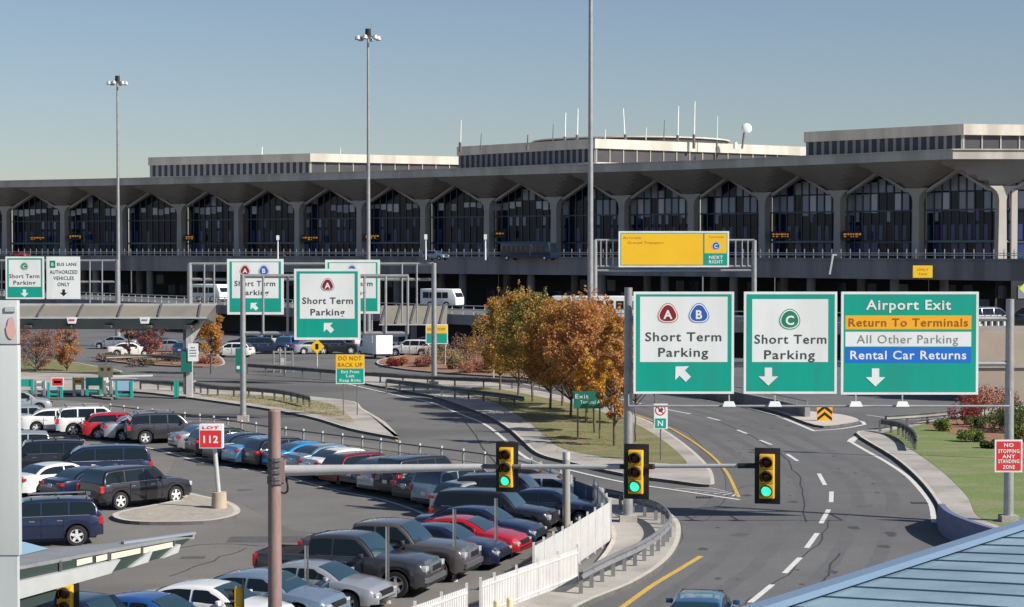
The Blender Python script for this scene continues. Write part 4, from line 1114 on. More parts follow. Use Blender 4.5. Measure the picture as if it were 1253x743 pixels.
    for sy in (-1,1):
        for xx in ([xb1-.35]+T['pill'][:1]+[T['ax'][1]+arc+.02]):
            zz0=.38; zz1=zb-.02; c.box((xx,sy*(hw*.992),(zz0+zz1)/2),(.018,.03,zz1-zz0),BLACK)
    c.build('door_seams',e)
    c=MB(); gh=.16 if not big else .30
    c.box((L/2-.035,0,zh-.08 if not big else zh-.10),(.09,W*.50,gh),BLACK if tp!='pickup' else CHROME); 
    if tp=='pickup':
        c.box((L/2-.02,0,zh-.10),(.10,W*.44,gh-.09),BLACK)
    c.build('grille',e,bevel=.015,smooth=True)
    c=MB(); c.box((L/2-.06,0,.36 if not big else .45),(.12,W*.70,.14),BLACK); c.box((-L/2+.06,0,.36 if not big else .45),(.12,W*.74,.14),BLACK if not bed else CHROME)
    if bed: c.box((L/2-.03,0,.58),(.14,W*.86,.16),CHROME)
    c.build('bumper_trim',e)
    c=MB(); zz=.62 if tp in('suv','van','boxsuv','hatch') else .66
    c.box((-L/2-.008,0,zz+.12),(.02,.31,.15),PLATE); c.build('licence_plate',e)
    return e
def car(tp,colr,px,py,hd,label,ref='c',rack=False,group='cars in the parking lot',z=0,name='parked_car'):
    """px,py: ground pixel of reference point; ref c centre, f front centre, r rear centre"""
    k=(tp,colr,rack)
    g=G(px,py,z)
    if k not in CARS: e=build_car(tp,colr,rack); CARS[k]=e
    else: e=copy_tree(CARS[k])
    L=TYPES[tp]['L']; h=R(hd); u=Vector((math.cos(h),math.sin(h),0))
    if ref=='f': g=g-u*L/2
    if ref=='r': g=g+u*L/2
    e.location=g; e.rotation_euler=(0,0,h); e.name=name; tag(e,label,'car',group)
    return e
def carw(tp,colr,X,Y,hd,label,**k):
    kk=(tp,colr,k.get('rack',False))
    if kk not in CARS: e=build_car(tp,colr,k.get('rack',False)); CARS[kk]=e
    else: e=copy_tree(CARS[kk])
    e.location=(X,Y,k.get('z',0)); e.rotation_euler=(0,0,R(hd)); e.name='parked_car'; tag(e,label,'car',k.get('group','cars in the parking lot'))
    return e
# back row, tails on the bay line. positions: point on line
line=gp([(-60,522),(22,530),(100,538),(185,549),(258,569),(330,579),(408,600),(464,611),(513,627),(548,645)],0,8)
row=resample(line,.25)
def online(px):
    best=min(row,key=lambda p:abs((626.5+p.x/p.y*FPX)-px)); return best
R1=[('sedan','silver',-20,18,'silver sedan half hidden by the grey pylon at the far left'),
 ('sedan','white',14,14,'white sedan with alloy wheels parked beside the grey pylon'),
 ('suv','white',60,16,'white roof-racked wagon behind the red hatchback',),
 ('hatch','red',92,18,'small bright red hatchback in the back row'),
 ('sedan','silver',116,22,'silver sedan tucked beside the big grey SUV'),
 ('suv','grey',143,20,'big grey SUV with pale door frames in the back row'),
 ('sedan','silver',203,30,'silver sedan just right of the big grey SUV'),
 ('hatch','black',224,33,'black hatchback with red tail lights left of the 112 marker'),
 ('sedan','navy',246,35,'navy sedan directly behind the 112 marker'),
 ('sedan','lblue',270,37,'bright sky-blue sedan right of the 112 marker'),
 ('hatch','black',296,38,'black hatchback just left of the brown pole'),
 ('coupe','bblue',322,39,'bright blue coupe behind the brown pole'),
 ('sedan','sblue',346,40,'pale blue-grey sedan right of the brown pole'),
 ('sedan','white',369,41,'white sedan second right of the brown pole'),
 ('hatch','maroon',393,41,'dark red crossover in the back row'),
 ('sedan','navy',417,42,'navy sedan right of the dark red crossover'),
 ('sedan','silver',440,43,'silver sedan behind the mast arm in the back row'),
 ('boxsuv','black',463,44,'boxy dark off-roader in the back row'),
 ('sedan','black',486,45,'black sedan between the off-roader and the silver-blue crossover'),
 ('suv','sblue',510,46,'silver-blue crossover with tall red tail lights'),
 ('hatch','silver',532,46,'silver hatchback with wrap-round red lamps at the back row end'),]
for tp,c_,px,hd,lb in R1:
    p=online(px); L=TYPES[tp]['L']; h=R(hd); u=Vector((math.cos(h),math.sin(h)))
    X=p.x+u.x*(L/2+.35); Y=p.y+u.y*(L/2+.35)
    carw(tp,c_,X,Y,hd,lb,rack=(c_ in('white','grey') and tp=='suv'))
# second cluster (left)
car('suv','dgrey',166,618,47,'dark grey SUV with chrome handles parked nose to the small island','c')
car('sedan','navy',118,610,47,'dark sedan with lit red tail lights between the white sedan and grey SUV','c')
car('sedan','white',73,604,46,'white sedan with sloping rear in the left cluster','c')
car('van','navy',118,590,196,'dark blue minivan with a tall side window behind the grey SUV','c')
car('boxsuv','black',46,583,196,'black SUV behind the white sedan at the left','c',rack=True)
car('boxsuv','silver',4,571,196,'pale SUV roof peeping out beside the pylon','c')
car('suv','navy',44,666,197,'dark navy SUV facing left beside the pylon','c',rack=True)
car('hatch','silver',24,505,12,'silver hatchback behind the white sedan at the far left end')
car('sedan','white',-30,505,12,'white car mostly hidden by the pylon at the far left end')
# front row
R3=[('boxsuv','navy',-11.4,51.9,-19,'dark blue SUV at the bottom edge right of the cut-off signal'),
 ('sedan','blue',-10.0,54.0,-19,'blue sedan cut by the bottom edge, left of the white one'),
 ('sedan','white',-8.6,56.0,-19,'white sedan at the bottom edge left of the brown pole'),
 ('sedan','sblue',-7.3,57.9,-19,'pale blue-grey sedan behind the brown pole foot'),
 ('coupe','silver',-6.0,60.1,-19,'silver sedan before the grey pickup truck'),
 ('pickup','grey',-5.25,62.9,-17,'grey pickup truck with chrome grille and long bed'),
 ('pickup','tgrey',-4.1,65.7,-17,'paler grey-brown pickup truck behind the dark grey one'),
 ('sedan','navy',-2.5,67.9,-18,'dark blue sedan with bright headlights beside the pickup'),
 ('coupe','red',-1.75,70.3,-18,'bright red coupe in the front row'),
 ('sedan','navy',-1.2,72.6,-18,'navy sedan between the red coupe and the black SUV'),
 ('suv','black',-.65,75.3,-15,'glossy black SUV facing the white fence'),
 ('sedan','navy',1.5,78.0,-14,'navy sedan beside the timber post'),
 ('suv','dgrey',.0,80.4,-12,'dark SUV under the left traffic light'),
 ('sedan','silver',1.6,82.9,-8,'silver sedan with pale bonnet near the shaded fence panel'),
 ('sedan','black',.6,85.6,-5,'black sedan before the far white fence'),
]
for tp,c_,X,Y,hd,lb in R3: carw(tp,c_,X,Y,hd,lb)
# bottom blue car on the road
g=G(856,806); carw('hatch','dblue',(860-626.5)/FPX*54,54.3,80,'bright blue car cut by the bottom edge on the road',group='cars on the road')
# cars on the right ramp
for px,lb,c_ in ((1213,'dark SUV with red tail lights on the ramp at the right','navy'),(1262,'dark car at the right edge on the ramp','dgrey')):
    e=carw('suv',c_,(px-626.5)/FPX*143,143.5,20 if c_=='navy' else 160,lb,z=5.02,group='cars on the ramp')
# far lot vehicles
far=[(305,426,'black',170,'black car at the back of the far lot left of the cage','sedan'),(336,425,'white',175,'white car at the back of the far lot above the cage','van'),(370,427,'red',10,'red car at the back of the far lot near the diamond sign','hatch'),(400,425,'dgrey',170,'dark car at the back of the far lot right of the diamond sign','suv'),(470,425,'navy',20,'navy car hidden behind the white truck','suv'),(520,428,'grey',170,'grey car by the twin sign panels','sedan'),(185,426,'navy',10,'navy car at the back of the far lot under the canopy','suv'),(140,427,'silver',170,'silver car at the back of the far lot at the left','sedan'),(205,432,'silver',170,'silver car under the canopy at the far lot','sedan'),(160,436,'white',10,'white car left of the shrub bed in the far lot','sedan'),(228,436,'blue',80,'blue car beside the canopy post','hatch'),
 (285,437,'white',170,'white car in the far lot right of the orange tree','hatch'),(325,433,'navy',10,'dark car far lot right of the two-toned post','suv'),(352,431,'blue',85,'blue car far lot under the lone A sign left side','suv'),(385,433,'silver',20,'silver car far lot below the lone A sign','sedan'),
 (412,433,'black',8,'black car far lot beside the white truck','suv'),(504,436,'white',160,'white station car in the far lot right of the truck','suv'),(484,430,'silver',120,'silver car nose-on right of the white truck','suv'),(440,426,'white',100,'white car behind the truck','van')]
for px,py,c_,hd,lb,tp in far: car(tp,c_,px,py,hd,lb,group='cars in the far lot')
# upper deck car + lower ramp
car('suv','lblue',531,0,0,'pale blue car on the viaduct behind the railing') if False else None
D=348; carw('suv','sblue',(533-626.5)/FPX*D,D,-36,'pale blue car on the upper viaduct behind the railing',z=8.9,group='cars on the viaduct')
D=420; carw('sedan','red',(25-626.5)/FPX*D,D,-36,'red car on the upper viaduct at the far left',z=8.9,group='cars on the viaduct')
D=372; carw('sedan','maroon',(325-626.5)/FPX*D,D+22,-36,'dark red car on the upper viaduct left of centre',z=8.9,group='cars on the viaduct')
def bus(label,px,D,z,rz,Lb=7,Hb=2.9,Wb=2.3,m=SWHITE,name='minibus'):
    e=empty(name,((px-626.5)/FPX*D,D,z),rz,label,'bus')
    q=MB(); q.mesh([(-Lb/2,-Wb/2,.4),(Lb/2,-Wb/2,.4),(Lb/2,Wb/2,.4),(-Lb/2,Wb/2,.4),(-Lb/2,-Wb/2,Hb-.1),(Lb/2-.5,-Wb/2,Hb-.1),(Lb/2-.5,Wb/2,Hb-.1),(-Lb/2,Wb/2,Hb-.1),(Lb/2,-Wb/2,1.3),(Lb/2,Wb/2,1.3)],[(0,1,8,5,4),(3,7,6,9,2),(4,5,6,7),(0,4,7,3),(1,2,9,8),(8,9,6,5),(0,3,2,1)],m); q.build('body',e,bevel=.12,smooth=True)
    n=int(Lb/1.2)
    for sy in (-1,1):
        for k in range(n):
            x=-Lb/2+.4+k*(Lb-1.4)/n; z0=Hb*.5;z1=Hb*.8; y=sy*(Wb/2+.015); f=[(x,y,z0),(x+.8,y,z0),(x+.8,y,z1),(x,y,z1)]; q=MB(); q.face(f if sy<0 else f[::-1],CGLASS); q.build('side_window',e)
    q=MB(); q.face([(Lb/2+.01,-.95,1.38),(Lb/2+.01,.95,1.38),(Lb/2-.43,.95,Hb-.3),(Lb/2-.43,-.95,Hb-.3)],CGLASS); q.build('windscreen',e)
    for x in (-Lb/2+1.4,Lb/2-1.3):
        for sy in (-1,1): q=MB(); q.tube((x,sy*(Wb/2-.25),.42),(x,sy*(Wb/2+.02),.42),.42,.42,RUBBER,16); q.tube((x,sy*(Wb/2+.02),.42),(x,sy*(Wb/2+.03),.42),.24,.24,RIM,12); q.build('wheel',e)
bus('white minibus on the lower ramp right of the lone A sign',541,240,3.7,R(-25),4.9,2.45)
bus('dark shuttle bus on the viaduct above the autumn trees',648,342,8.9,R(-38),11,3.2,2.5,PC['navy'],'shuttle_bus')
bus('long white bus roof showing behind the autumn trees',735,206,3.2,R(-12),10,2.9,2.5,SWHITE,'coach')
bus('long white coach glimpsed behind the left gantry',258,268,3.7,R(-30),5,2.5,2.5,SWHITE,'minibus')
# box truck
g=G(458,438); e=empty('box_truck',g,R(118),'white box truck parked in the far lot','truck'); e.scale=(.82,.82,.82)
q=MB(); q.box((-1.0,0,1.75),(4.0,2.2,2.3),SWHITE); q.build('cargo_box',e,bevel=.04)
q=MB(); q.mesh([(1.1,-1,.5),(3.0,-1,.5),(3.0,1,.5),(1.1,1,.5),(1.1,-1,2.3),(1.9,-1,2.3),(1.9,1,2.3),(1.1,1,2.3),(3.0,-1,1.2),(3.0,1,1.2),(2.3,-1,1.35),(2.3,1,1.35)],[(0,1,8,10,5,4),(3,7,6,11,9,2),(4,5,6,7),(0,4,7,3),(1,2,9,8),(8,9,11,10),(10,11,6,5),(0,3,2,1)],SWHITE); q.build('cab',e,bevel=.05)
for sy in (-1,1):
    q=MB(); y=sy*1.012; f=[(1.3,y,1.35),(2.2,y,1.35),(1.85,y,2.1),(1.3,y,2.1)]; q.face(f if sy<0 else f[::-1],CGLASS); q.build('side_window',e)
q=MB(); q.face([(2.31,-.85,1.4),(2.31,.85,1.4),(1.93,.85,2.22),(1.93,-.85,2.22)],CGLASS); q.build('windscreen',e)
q=MB(); q.box((0,0,.5),(5.6,1.8,.25),BLACK); q.build('chassis',e)
for x in (-2,2.1):
    for sy in (-1,1): q=MB(); q.tube((x,sy*.8,.42),(x,sy*1.05,.42),.42,.42,RUBBER,16); q.tube((x,sy*1.05,.42),(x,sy*1.06,.42),.24,.24,RIM,12); q.build('wheel',e)
# ------------------------------------------------------------------ vegetation
import array
def leaves(q,c,rad,n,size,mats,wts,rg,sq=1.0):
    for _ in range(n):
        while True:
            p=Vector((rg.uniform(-1,1),rg.uniform(-1,1),rg.uniform(-1,1)))
            if .25<p.length<1: break
        p=Vector((p.x*rad[0],p.y*rad[1],p.z*rad[2]))+c
        a=Vector((rg.gauss(0,1),rg.gauss(0,1),rg.gauss(0,1))).normalized(); b=a.orthogonal().normalized(); b.rotate(Matrix.Rotation(rg.uniform(0,6.28),3,a)); d=a.cross(b)
        s=size*rg.uniform(.6,1.3)
        q.face([p-b*s*.5,p+d*s*.32,p+b*s*.5,p-d*s*.32],rg.choices(mats,wts)[0])
def tree(label,px,py,H,rc,cols,seed,z0=.9,group='autumn trees on the central lawn',nc=34,ln=120,size=.26,cat='tree',name='tree',z=.13,lean=0,trunk=.09,cw=None,shape='oval'):
    rg=random.Random(seed); g=G(px,py,z); e=empty(name,g,0,label,cat,group)
    q=MB(); top=Vector((rg.uniform(-.2,.2),rg.uniform(-.2,.2),H*.78)); prev=Vector((0,0,-.1)); pts=[prev]
    for k in range(1,6):
        t=k/5; pts.append(Vector((top.x*t+rg.uniform(-.06,.06),top.y*t+rg.uniform(-.06,.06),H*.78*t)))
    for k in range(5): q.tube(pts[k],pts[k+1],trunk*(1-k*.16),trunk*(1-(k+1)*.16),BARK,8,cap=False)
    q.build('trunk',e,smooth=True)
    br=MB(); lv=MB()
    mats=[LEAF[c] for c in cols]
    for k in range(nc):
        t=rg.uniform(0,1)**.85; zc=lerp(z0+.3,H-.4,t)
        if shape=='oval': rr=rc*math.sin(PI*min(1,max(.12,(.16+t*.80))))**.7
        else: rr=rc*(.75+.25*math.sin(t*PI))
        an=rg.uniform(0,2*PI); rd=rr*math.sqrt(rg.uniform(.05,1))*.86
        c=Vector((math.cos(an)*rd,math.sin(an)*rd,zc))
        base=Vector((0,0,max(z0*.7,zc-rd*.9-.2)))
        br.tube(base,c,.035,.012,BARK,5,cap=False)
        cr=rg.uniform(.38,.72)*rc*.42
        w_=[rg.random()**2+.05 for _ in mats] if cw is None else [cw[i]*(rg.random()+.25) for i in range(len(mats))]
        leaves(lv,c,(cr,cr,cr*.9),ln,size,mats,w_,rg)
        if rg.random()<.5:
            tip=c+Vector((rg.uniform(-.3,.3),rg.uniform(-.3,.3),cr+rg.uniform(.1,.5))); br.tube(c,tip,.012,.004,BARK,4,cap=False); leaves(lv,tip,(.15,.15,.25),12,size,mats,w_,rg)
    br.build('branches',e); lv.build('foliage',e)
    return e
TR=[(612,478,7.6,2.1,['ochre','tan','olive','orange'],'leftmost autumn tree of the central row'),
 (634,484,8.0,2.1,['ochre','olive','orange'],'olive and ochre tree, second from the left in the row'),
 (652,492,8.3,2.0,['olive','ochre','tan','green'],'greenest of the autumn trees with olive lower leaves'),
 (673,501,8.0,2.0,['olive','orange','rust','ochre'],'mixed green and orange tree left of the green guide sign'),
 (698,511,8.0,2.0,['orange','tan','rust','ochre'],'orange tree behind the dark green guide sign'),
 (717,518,8.0,2.0,['orange','tan','rust'],'orange tree whose trunk shows right of the guide sign post'),
 (727,505,8.2,2.1,['rust','orange','tan'],'rusty tree at the back, left of the gantry post'),
 (688,497,7.6,1.9,['tan','orange','olive'],'tan tree at the back of the row behind the orange ones'),
 (748,514,7.2,1.9,['orange','tan','rust'],'orange-tan tree at the back right beside the gantry post')]
for i,(px,py,H,rc,cs,lb) in enumerate(TR):
    tree(lb,px,py,H*.95,rc*1.28,cs,100+i,z0=1.6,size=.165,nc=72,ln=190)
tree('low gold-leaved tree above the guide sign',728,530,4.9,1.5,['gold','ochre','orange'],121,z0=1.9,nc=28,ln=150,size=.16)
tree('rust-red tree nearest the mast arm with leaves down to the lawn',752,546,7.4,1.25,['rust','orange','ochre'],122,z0=1.3,nc=40,ln=150,size=.16)
tree('thin red-leaved tree right behind the gantry post',778,541,4.2,1.3,['rust','rust','orange'],123,z0=2.6,nc=14,ln=90,size=.2,trunk=.06)
tree('sparse red-brown tree between gantry post and no-turn sign',800,520,3.9,1.4,['rust','wine'],124,z0=2.4,nc=12,ln=80,size=.2,trunk=.05)
tree('small orange tree in the paving right of the canopy post',258,458,5.9,1.75,['orange','rust','ochre'],130,z0=1.7,group='small trees on the left',nc=34,ln=140,size=.18,z=0)
tree('bare grey-brown upright shrub beside the pylon',45,455,4.3,1.9,['grey','grey','pink'],131,z0=.2,group='small trees on the left',nc=60,ln=130,size=.12,shape='b',cat='shrub',name='shrub')
tree('pink and orange upright shrub left of the cream boards',82,454,4.2,1.3,['pink','orange','pink','ochre'],132,z0=.2,group='small trees on the left',nc=44,ln=140,size=.13,shape='b',cat='shrub',name='shrub')
tree('wine-red bush in the bed under the canopy',184,438,4.6,1.9,['wine','pink','grey'],133,z0=.4,group='small trees on the left',nc=34,ln=130,size=.16,shape='b',cat='shrub',name='shrub')
tree('pinkish bush left of the wine-red one',158,437,3.4,1.1,['pink','grey'],134,z0=.4,group='small trees on the left',nc=14,ln=70,size=.24,shape='b',cat='shrub',name='shrub')
def bush(label,px,py,w_,h,cs,seed,d=None,n=900,size=.2,group='shrubs',z=.14,name='shrub'):
    rg=random.Random(seed); g=G(px,py,z); e=empty(name,g,0,label,'shrub',group)
    s=g.y/FPX; rw=w_*s/2*1.2; rh=h*s*1.3; n=int(n*1.8); size*=.75; d=d or rw*.8; q=MB(); br=MB()
    k=max(5,int(w_/5))
    for i in range(k):
        an=rg.uniform(0,6.28); rr=math.sqrt(rg.random())*.72; c=Vector((math.cos(an)*rr*rw,math.sin(an)*rr*d,rh*rg.uniform(.3,.68)*(1-.35*rr)))
        br.tube((c.x*.4,c.y*.4,-.05),c,.03,.01,BARK,5,cap=False)
        w2=[rg.random()**2+.05 for _ in cs]
        leaves(q,c,(rw*.36,d*.36,rh*.34),n//k,size,[LEAF[x] for x in cs],w2,rg)
    br.build('stems',e); q.build('foliage',e)
for i,a in enumerate([('wine-red bush along the wall behind the right gantry post',1205,513,80,38,['wine','wine','rust'],None,1800),('wine-red low bush at the left of the flower bed',1178,521,34,26,['wine','wine'],None,800),
  ('dark green bush at the right end of the flower bed',1240,530,60,36,['dkgreen','green'],None,1300),('dark green round bush in the middle of the flower bed',1222,526,34,22,['dkgreen','green'],None,800),('low lime-green shrub at the left front of the flower bed',1150,528,26,14,['lime','green'],None,600),
  ('green shrub with lime tips beside the red sign',1189,541,34,16,['lime','green','green'],None,800),('dark low shrub in front of the green ones',1212,549,24,11,['dkgreen','green'],None,500),('green shrub right of the red no-stopping sign',1252,541,24,20,['lime','green'],None,600),('low green shrub behind the dark ones',1196,524,30,14,['green','dkgreen'],None,500)]):
    bush(a[0],a[1],a[2],a[3],a[4],a[5],200+i,n=a[7],group='shrubs in the flower bed',size=.17)
labs=['greyish heather shrub at the left of the bank','brown shrub in the middle of the bank','pinkish shrub at the front of the bank','olive shrub under the twin panels','large grey-brown shrub before the trees','dry brown shrub behind the guard rail','dark wine shrub at the tip of the bank','brown shrub under the leftmost autumn tree']
for i,a in enumerate([(540,445,46,26,['grey','olive']),(575,441,52,30,['grey','rust','grey']),(515,449,36,14,['pink','grey','wine']),(553,452,30,16,['olive','grey']),(598,444,50,36,['grey','pink','grey']),(580,456,52,16,['pink','grey','rust']),(486,448,28,10,['wine','rust']),(615,456,50,22,['rust','grey','ochre'])]):
    bush(labs[i],a[0],a[1],a[2],a[3],a[4],300+i,n=1100,group='shrubs on the bank',size=.22)
for i,(px,py,w_,h) in enumerate([(140,441,40,9),(215,442,50,10),(250,445,34,9),(170,447,40,7)]):
    bush(['low dark hedge left in the far bed','low dark hedge in the middle of the far bed','low brown hedge at the right of the far bed','low dark hedge at the front of the far bed'][i],px,py,w_,h,['dkgreen','grey'] if i!=2 else ['grey','pink'],400+i,n=600,group='low hedges in the far bed',size=.25)
# fallen leaves on the lawn
rg=random.Random(5); q=MB()
for _ in range(420):
    px=rg.gauss(715,45); py=rg.gauss(535,14)
    if py<497 or px<640+ (py-500)*.6 or px>800: continue
    p=G(px,py,.17+rg.random()*.03); a=rg.uniform(0,6.28); s=.07
    q.face([(p.x+math.cos(a+k*PI/2)*s,p.y+math.sin(a+k*PI/2)*s,p.z+rg.uniform(0,.03)) for k in range(4)],LEAF[rg.choice(['rust','orange','ochre'])])
tag(q.build('fallen_leaves'),'fallen orange leaves scattered on the central lawn','leaves',kind='stuff')
# grass tufts
rg=random.Random(6); q=MB()
def inpoly(p,poly):
    c=False;n=len(poly)
    for i in range(n):
        a=poly[i];b=poly[(i+1)%n]
        if (a[1]>p[1])!=(b[1]>p[1]) and p[0]<(b[0]-a[0])*(p[1]-a[1])/(b[1]-a[1])+a[0]: c=not c
    return c
GM=[mat('grass_blade',(.16,.195,.06),.9,c2=(.20,.21,.085),sc=.5),mat('grass_blade_dry',(.24,.22,.11),.9,c2=(.2,.19,.08),sc=.5)]
def tufts(pxpoly,n,h):
    pol=[tuple(G(*p).xy) for p in pxpoly]; xs=[p[0] for p in pol]; ys=[p[1] for p in pol]; k=0
    while k<n:
        p=(rg.uniform(min(xs),max(xs)),rg.uniform(min(ys),max(ys)))
        if not inpoly(p,pol): continue
        k+=1; a=rg.uniform(0,3.14); w_=rg.uniform(.02,.06); hh=h*rg.uniform(.5,1.2); dx=math.cos(a)*w_; dy=math.sin(a)*w_
        q.face([(p[0]-dx,p[1]-dy,.155),(p[0]+dx,p[1]+dy,.155),(p[0]+rg.uniform(-.05,.05),p[1]+rg.uniform(-.05,.05),.16+hh)],GM[rg.random()<.3])
#tufts([(600,493),(640,515),(665,535),(690,553),(760,566),(830,571),(815,545),(780,523),(700,497)],9000,.045)
#tufts([(1082,533),(1109,550),(1139,570),(1166,593),(1185,614),(1196,636),(1232,652),(1300,660),(1300,560),(1205,550),(1165,536),(1133,527)],14000,.045)
tufts([(245,486),(300,495),(380,508),(425,515),(405,497),(370,491),(300,485)],2500,.05)
tag(q.build('grass_tufts'),'short uneven grass on the lawns','grass',kind='stuff')
# ------------------------------------------------------------------ canopy with post at the left
Dc=G(232,486).y
o=G(232,486,.13); e=empty('toll_canopy',o,0,'long grey canopy roof over the left lane held by a white post','canopy')
W2=lambda px,py,D: P(px,py,D)-o
zt=P(130,378,Dc).z-o.z
xl=-26; xr=(258-232)*Dc/FPX
ROOFM=mat('canopy_roof',(.20,.185,.15),.6,c2=(.25,.23,.19),sc=.4,stretch=(1,.3,1)); UND=mat('canopy_soffit',(.14,.18,.19),.6,c2=(.18,.22,.22),sc=.5)
q=MB(); zf=zt-.45; d0,d1=-1.8,2.4
q.face([(xl,d0,zf),(xr,d0,zf),(xr,d1,zt+.25),(xl,d1,zt+.25)],ROOFM)
q.face([(xl,d0,zf-.15),(xl,d1,zf-.6),(xr,d1,zf-.6),(xr,d0,zf-.15)],UND)
q.face([(xl,d0,zf-.15),(xr,d0,zf-.15),(xr,d0,zf),(xl,d0,zf)],LSTEEL); q.face([(xr,d0,zf-.15),(xr,d1,zf-.6),(xr,d1,zt+.25),(xr,d0,zf)],DSTEEL)
q.build('roof',e)
q=MB(); q.bar((xl,d1,zt+.3),(xr,d1,zt+.3),.2,.14,LSTEEL); q.build('ridge_trim',e)
for k in range(12):
    x=xr-.6-k*2.9
    if x<xl: break
    q=MB(); q.bar((x,d0-.05,zf+.05),(x-.5,d1,zt+.32),.12,.1,DSTEEL); q.bar((x-.8,d0+.1,zf-.75),(x,d1-.4,zf-.15),.5,.14,DSTEEL); q.build('rib',e)
q=MB(); q.face([(xl,d0+.2,zf-.25),(xr-1,d0+.2,zf-.25),(xr-1.6,d0+.9,zf-.95),(xl,d0+.9,zf-.95)],UND); q.face([(xl,d0+.95,zf-.95),(xr-1.6,d0+.95,zf-.95),(xr-1,d0+.3,zf-.25),(xl,d0+.3,zf-.25)],UND); q.build('soffit_panel',e)
q=MB(); q.box((0,0,(zf)/2),(.42,.5,zf),LSTEEL); q.bar((0,0,zf-2.0),(1.1,0,zf),.4,.35,LSTEEL); q.bar((-.3,0,.2),(-.3,0,zf-.3),.25,.4,DSTEEL); q.build('post',e)
q=MB(); q.box((-.15,-.4,2.6),(.8,.12,1.5),SGREEN2); q.build('control_box',e)
q=MB()
q.box((.35,-.5,3.3),(.75,.05,1.3),SWHITE); q.build('notice',e)
q=MB()
for k in range(4): q.box((.35,-.535,3.05+.2*k),(.5 if k<3 else .3,.012,.07),SGREY)
q.build('notice_lines',e)
for px in (97,184):
    x=(px-232)*Dc/FPX; q=MB(); q.mesh([(x-.38,d0-.1,zf-.05),(x+.38,d0-.1,zf-.05),(x+.28,d0-.1,zf-.5),(x-.28,d0-.1,zf-.5),(x-.38,d0-.04,zf-.05),(x+.38,d0-.04,zf-.05),(x+.28,d0-.04,zf-.5),(x-.28,d0-.04,zf-.5)],[(0,3,2,1),(4,5,6,7),(0,1,5,4),(1,2,6,5),(2,3,7,6),(3,0,4,7)],SWHITE)
    q.box((x,d0-.12,zf-.24),(.42,.012,.12),SRED if px==97 else SGREY); q.build('clearance_sign',e)
# far second canopy (shelter)
o2=P(505,420,206); o2.z=0; e=empty('bus_shelter_canopy',o2,0,'grey ribbed shelter canopy in the far lot right of the lone A sign','canopy')
s=206/FPX
q=MB(); z0=P(505,396,206).z; z1=P(505,375,206).z; q.face([(-40*s,-1.5,z0),(42*s,-1.5,z0),(42*s,2.5,z1),(-40*s,2.5,z1)],ROOFM); q.face([(-40*s,2.5,z1-.1),(42*s,2.5,z1-.1),(42*s,-1.5,z0-.1),(-40*s,-1.5,z0-.1)],UND); q.face([(-40*s,-1.5,z0-.12),(42*s,-1.5,z0-.12),(42*s,-1.5,z0),(-40*s,-1.5,z0)],LSTEEL); q.build('roof',e)
for k in range(5): q=MB(); q.bar((-38*s+k*18*s,-1.5,z0+.05),(-34*s+k*18*s,2.5,z1+.05),.2,.15,DSTEEL); q.build('rib',e)
for px in (-36,-8,20,40): q=MB(); q.tube((px*s,.4,0),(px*s,.4,z0+.6),.13,.13,LSTEEL,8); q.build('post',e)
# ------------------------------------------------------------------ green boards and barriers at the left
def board(label,x0,x1,y0,y1,base,m,legs=True,extra=None,cat='road barrier',text=None,name='barrier_board'):
    g=G((x0+x1)/2,base,.13); s=g.y/FPX; e=empty(name,g,0,label,cat,'boards by the lot entrance')
    w_=(x1-x0)*s; zt=(base-y0)*s; zb=(base-y1)*s
    q=MB(); q.box((0,0,(zt+zb)/2),(w_,.12,zt-zb),m); q.build('panel',e)
    if legs:
        for sx in (-1,1): q=MB(); q.box((sx*(w_/2-.1),0,zt/2),(.18,.22,zt),TEAL if m in (TEAL,SGREEN,LBLUE) else STEEL); q.build('leg',e)
        q=MB(); q.box((0,0,zb*.45),(w_,.08,.15),TEAL if m in(TEAL,SGREEN,LBLUE) else STEEL); q.build('cross_bar',e)
    if extra: 
        q=MB(); q.box((0,-.075,(zt+zb)/2),(w_*.7,.02,(zt-zb)*.4),extra); q.build('band',e)
    return e
board('green board at the left end beside the pylon',22,41,464,473,485,TEAL)
board('white notice board second from the pylon',42,56,466,475,486,SWHITE,extra=SGREY)
board('green framed pale board third from the pylon',58,77,468,477,487,LBLUE)
board('yellow board hung between green posts',89,103,462,471,484,SYEL,extra=SLTB)
board('wide green board right of the yellow one',105,125,462,472,484,TEAL)
board('white board below the cream sign',127,138,466,474,486,SWHITE,extra=SGREY)
board('green framed pale board nearest the canopy post',141,163,466,478,487,LBLUE)
board('small green gate beside the canopy post',213,219,466,474,486,TEAL)
e=posted('red and white lane sign on a dark post before the green boards',(63,462,78,473),G(70,491).y,(70.5,),lambda s:(s.rect_(64,463,77,472,SRED),s.rect_(66,466,75,469,SWHITE)),pm=DSTEEL)
def b_(s):
    s.rect_(123,450,127,454,SLTB); s.rect_(131,450,135,454,SLTB)
posted('cream two-eyed toll indicator above the white board',(120,448,138,462),G(129,486).y,(125,134),b_,face=CREAM,border=CREAM,pm=CREAM,pr=.08,cat='sign',name='lane_indicator')
g=G(129,478,.13); q=MB(); q.bar((0,0,1.1),(3.6,0,1.15),.1,.12,SWHITE); b=empty('barrier_gate',g,0,'white barrier arm beside the cream toll indicator','barrier'); q.build('barrier_arm',b); q=MB(); q.box((0,0,.55),(.4,.4,1.1),SWHITE); q.build('gate_cabinet',b)
